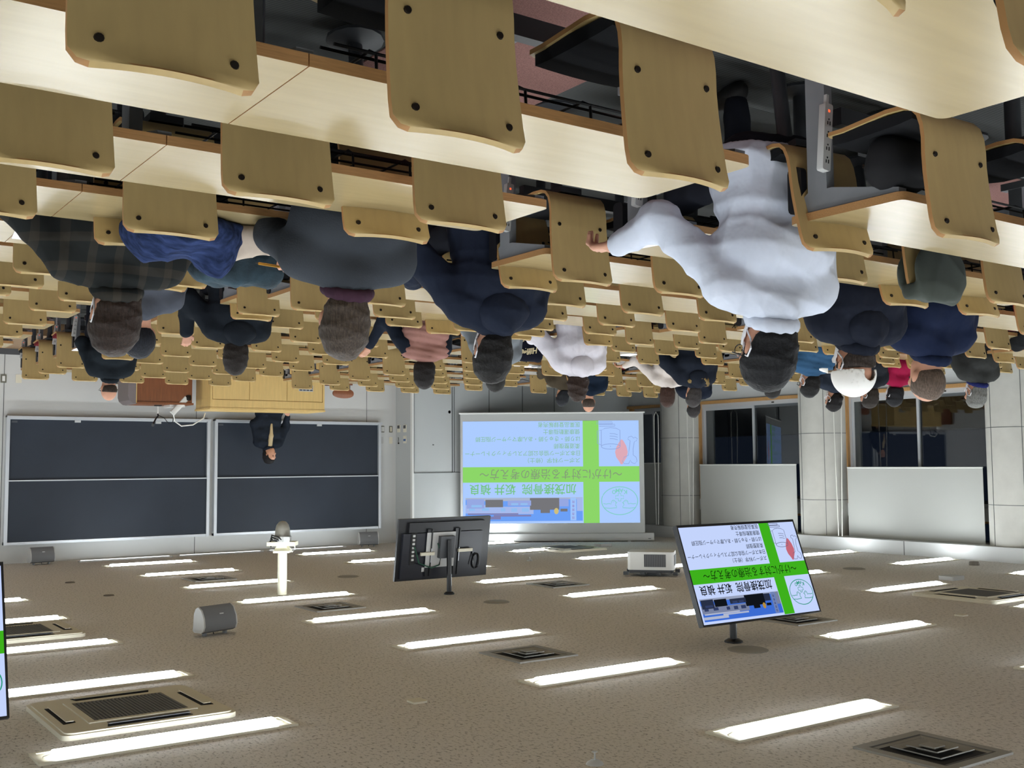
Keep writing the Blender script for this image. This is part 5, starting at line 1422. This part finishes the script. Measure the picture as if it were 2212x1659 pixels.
blob_cloth('coat', [('c', (-.16, 0, -.02), (.16, 0, -.03), .045, .055), ('e', (.04, .03, -.11), (.20, .05, .13)), ('e', (.02, -.06, -.07), (.19, .045, .10)), ('e', (-.12, -.05, -.04), (.09, .05, .07))], .012, 20, .010, mat('teal denim', (36, 54, 64), .9, noise=(9, (1, 1, 1)), mix=.5, bump=(40, .6, .01)),
           'teal denim jacket draped over a seat back beside the beige coat', 'coat', (-1.78, 4.655, row_top(3) + .035), 6)
blob_cloth('coat', [('c', (-.15, 0, 0), (.15, 0, -.01), .035, .035), ('e', (0, -.05, -.10), (.19, .04, .14)), ('e', (.0, .05, -.10), (.18, .04, .12))], .010, 18, .011, mat('olive twill', (58, 64, 58), .92, noise=(6, (1, 1, 1)), mix=.2),
           'olive coat draped over a seat back in front of the navy parka man', 'coat', (-4.26, 2.79, row_top(1) + .01), 9)
bg = blob_cloth('backpack', [('e', (0, 0, .085), (.125, .09, .09)), ('c', (-.08, -.02, .04), (.08, -.02, .04), .05, .05)], .006, 16, .012, mat('black nylon', (15, 15, 18), .8, spec=.3), 'black backpack standing on an empty seat by the aisle, under the desk edge', 'bag', (seat_x(4), 2.09, row_floor(0) + .495), 2)
# dark baseball jacket with lettering over a seat back
jx, jy, jz = seat_x(10) - .005, row_y(8), row_top(8)
jk = blob_cloth('lettered_jacket', [('c', (-.19, -.01, .0), (.19, -.01, .0), .045, .045), ('e', (0, -.05, -.13), (.22, .035, .17)), ('e', (0, .05, -.12), (.20, .035, .14)), ('c', (.19, -.02, -.02), (.23, -.05, -.22), .05, .045), ('c', (-.19, -.02, -.02), (-.22, -.05, -.20), .05, .045)], .005, 18, .012, mat('navy twill', (18, 20, 34), .9, spec=.15),
           'navy jacket with cream script lettering draped over an empty seat back', 'jacket', (jx, jy, jz + .012), 3)
M_LET = mat('cream lettering', (222, 208, 168), .8)
tm = text_mesh('Hilfiger', .085, .27, .03, .35); tm.transform(Matrix.Rotation(math.radians(-10), 4, 'Y') @ Matrix.Translation((-.145, -.098, -.105)))
link_mesh('lettering', tm, M_LET, jk, 0)
tm = text_mesh('01', .05, .07, .03); tm.transform(Matrix.Translation((.045, -.104, -.205))); link_mesh('lettering', tm, M_LET, jk, 0)
o = MB().box(.13, .19, -.106, -.098, -.17, -.06).build('sleeve_patch', M_LET, jk, smooth=0)
o = MB().box(-.045, .045, -.03, -.024, -.095, .012).build('seat_card', M_PAPER, smooth=0); o.location = (seat_x(11) + .03, row_y(9), row_top(9))
tag(o, 'white card with bold black figures fixed on an empty seat back', 'card')
tm = text_mesh('15', .06, .06, .03); tm.transform(Matrix.Translation((-.03, -.0312, -.075))); link_mesh('figures', tm, M_SLOT, o, 0)

def paper(x, y, k, w_, h_, rz, lab, curl=.004, mm=M_PAPER, name='paper_sheet', cat='paper'):
    b = MB(); n = 6
    rg = [[(-w_ / 2, -h_ / 2 + h_ * i / n, .0012 + curl * (2 * i / n - 1) ** 2), (w_ / 2, -h_ / 2 + h_ * i / n, .0012 + curl * (2 * i / n - 1) ** 2), (w_ / 2, -h_ / 2 + h_ * i / n, .0004 + curl * (2 * i / n - 1) ** 2), (-w_ / 2, -h_ / 2 + h_ * i / n, .0004 + curl * (2 * i / n - 1) ** 2)] for i in range(n + 1)]
    b.loft(rg); o = b.build(name, mm, smooth=40); o.location = (x, y, zd(k) + .0005); o.rotation_euler = (0, 0, rz); return tag(o, lab, cat)
def pen(x, y, k, rz, rgb, lab, z=0.0):
    r = empty('pen', (x, y, zd(k) + .007 + z), (0, 0, rz), lab, 'pen')
    M = mat('pen ' + str(rgb), rgb, .35)
    MB().tube([(-.065, 0, 0), (.05, 0, 0)], .0055, 8).build('barrel', M, r)
    MB().tube([(.05, 0, 0), (.068, 0, 0)], [.005, .001], 8).build('tip', M_BPLAST, r)
    MB().box(-.06, -.02, -.002, .002, .005, .008).build('clip', M_ALU, r, smooth=0)
paper(-1.98, 4.15, 2, .21, .29, .3, 'white sheet on the desk in front of the man in the charcoal sweater')
paper(-2.93, 3.24, 1, .21, .297, -.2, 'white sheet on the desk before the man in the pale shirt')
paper(-3.06, 5.08, 3, .21, .297, .15, 'white printed sheet on the desk before the man in the navy down jacket')
paper(-5.55, 8.80, 7, .21, .297, .1, 'white sheet on the desk left of the pink vest')
pen(-5.50, 8.80, 7, .4, (40, 60, 190), 'blue pen lying on the white sheet beside the pink vest', .002)
paper(-8.03, 5.06, 3, .20, .26, .3, 'small white leaflet on the desk near the black coat at the picture edge')
pen(-7.86, 4.98, 3, .2, (90, 92, 98), 'grey pen lying on the desk near the black coat at the picture edge', .004)
paper(-3.03, 12.55, 11, .21, .297, .05, 'white sheet on the desk before the bald man in black')
paper(-3.13, 8.80, 7, .21, .29, -.1, 'white sheet on the desk in front of the long-haired woman in black')
paper(-1.02, 5.02, 3, .21, .297, .1, 'white sheet on the desk before the man in the plaid overshirt')
paper(-8.60, 11.60, 10, .21, .297, .1, 'open white notebook on the desk before the person in brown', .012, name='notebook', cat='notebook')
pen(-8.58, 11.55, 10, .8, (24, 24, 26), 'black pen on the open notebook before the person in brown', .008)
paper(-6.60, 8.86, 7, .21, .297, -.1, 'white handout on the desk before the woman in the lilac-grey sweatshirt')
paper(-8.70, 9.80, 8, .21, .297, .1, 'white handout on the desk before the woman in beige')
r = empty('paper_cup', (-8.42, 9.72, zd(8)), (0, 0, 0), 'pale paper cup on the desk beside the woman in beige', 'cup')
MB().lathe([(.0, 0), (.028, 0), (.037, .085), (.034, .085), (.026, .006), (0, .006)], 18).build('cup_body', mat('pale paper', (226, 220, 200), .7), r)
MB().lathe([(.0355, .083), (.0385, .083), (.0385, .088), (.0355, .088)], 18).build('rim', M_PAPER, r)
# gold pen in the raised hand of the man in the sweater, spectacle case with strap
hi = PINFO['greysweater'][1]; wv = hi['wr'][1]
r = empty('pen', Vector(wv) + Vector(PEOPLE[4]['h']) - Vector((0, 0, PEOPLE[4]['h'][2] - row_floor(2))) + Vector((.03, .10, .06)), (.4, .2, .9), 'gold pen held in the raised hand of the man in the charcoal sweater', 'pen')
MB().tube([(-.05, 0, 0), (.05, 0, 0)], .006, 8).build('barrel', mat('gold metal', (206, 152, 60), .3, .8), r)
MB().tube([(.05, 0, 0), (.066, 0, 0)], [.005, .001], 8).build('tip', M_BPLAST, r)
# a pale shoulder bag with a strap on the desk beside the pink vest
bgp = blob_cloth('shoulder_bag', [('e', (0, 0, .05), (.08, .05, .05)), ('c', (.05, 0, .05), (-.05, .0, .05), .04, .04)], .006, 30, .009, mat('grey beige canvas', (168, 160, 142), .9), 'small grey beige bag with a strap on the desk right of the pink vest', 'bag', (-4.42, 8.72, zd(7)), 3, zmin=.002)
MB().tube([(.06, 0, .08), (.12, .02, .12), (.20, .03, .06), (.24, .02, .01)], .010, 6).build('strap', mat('grey beige canvas', (168, 160, 142), .9), bgp, smooth=60)
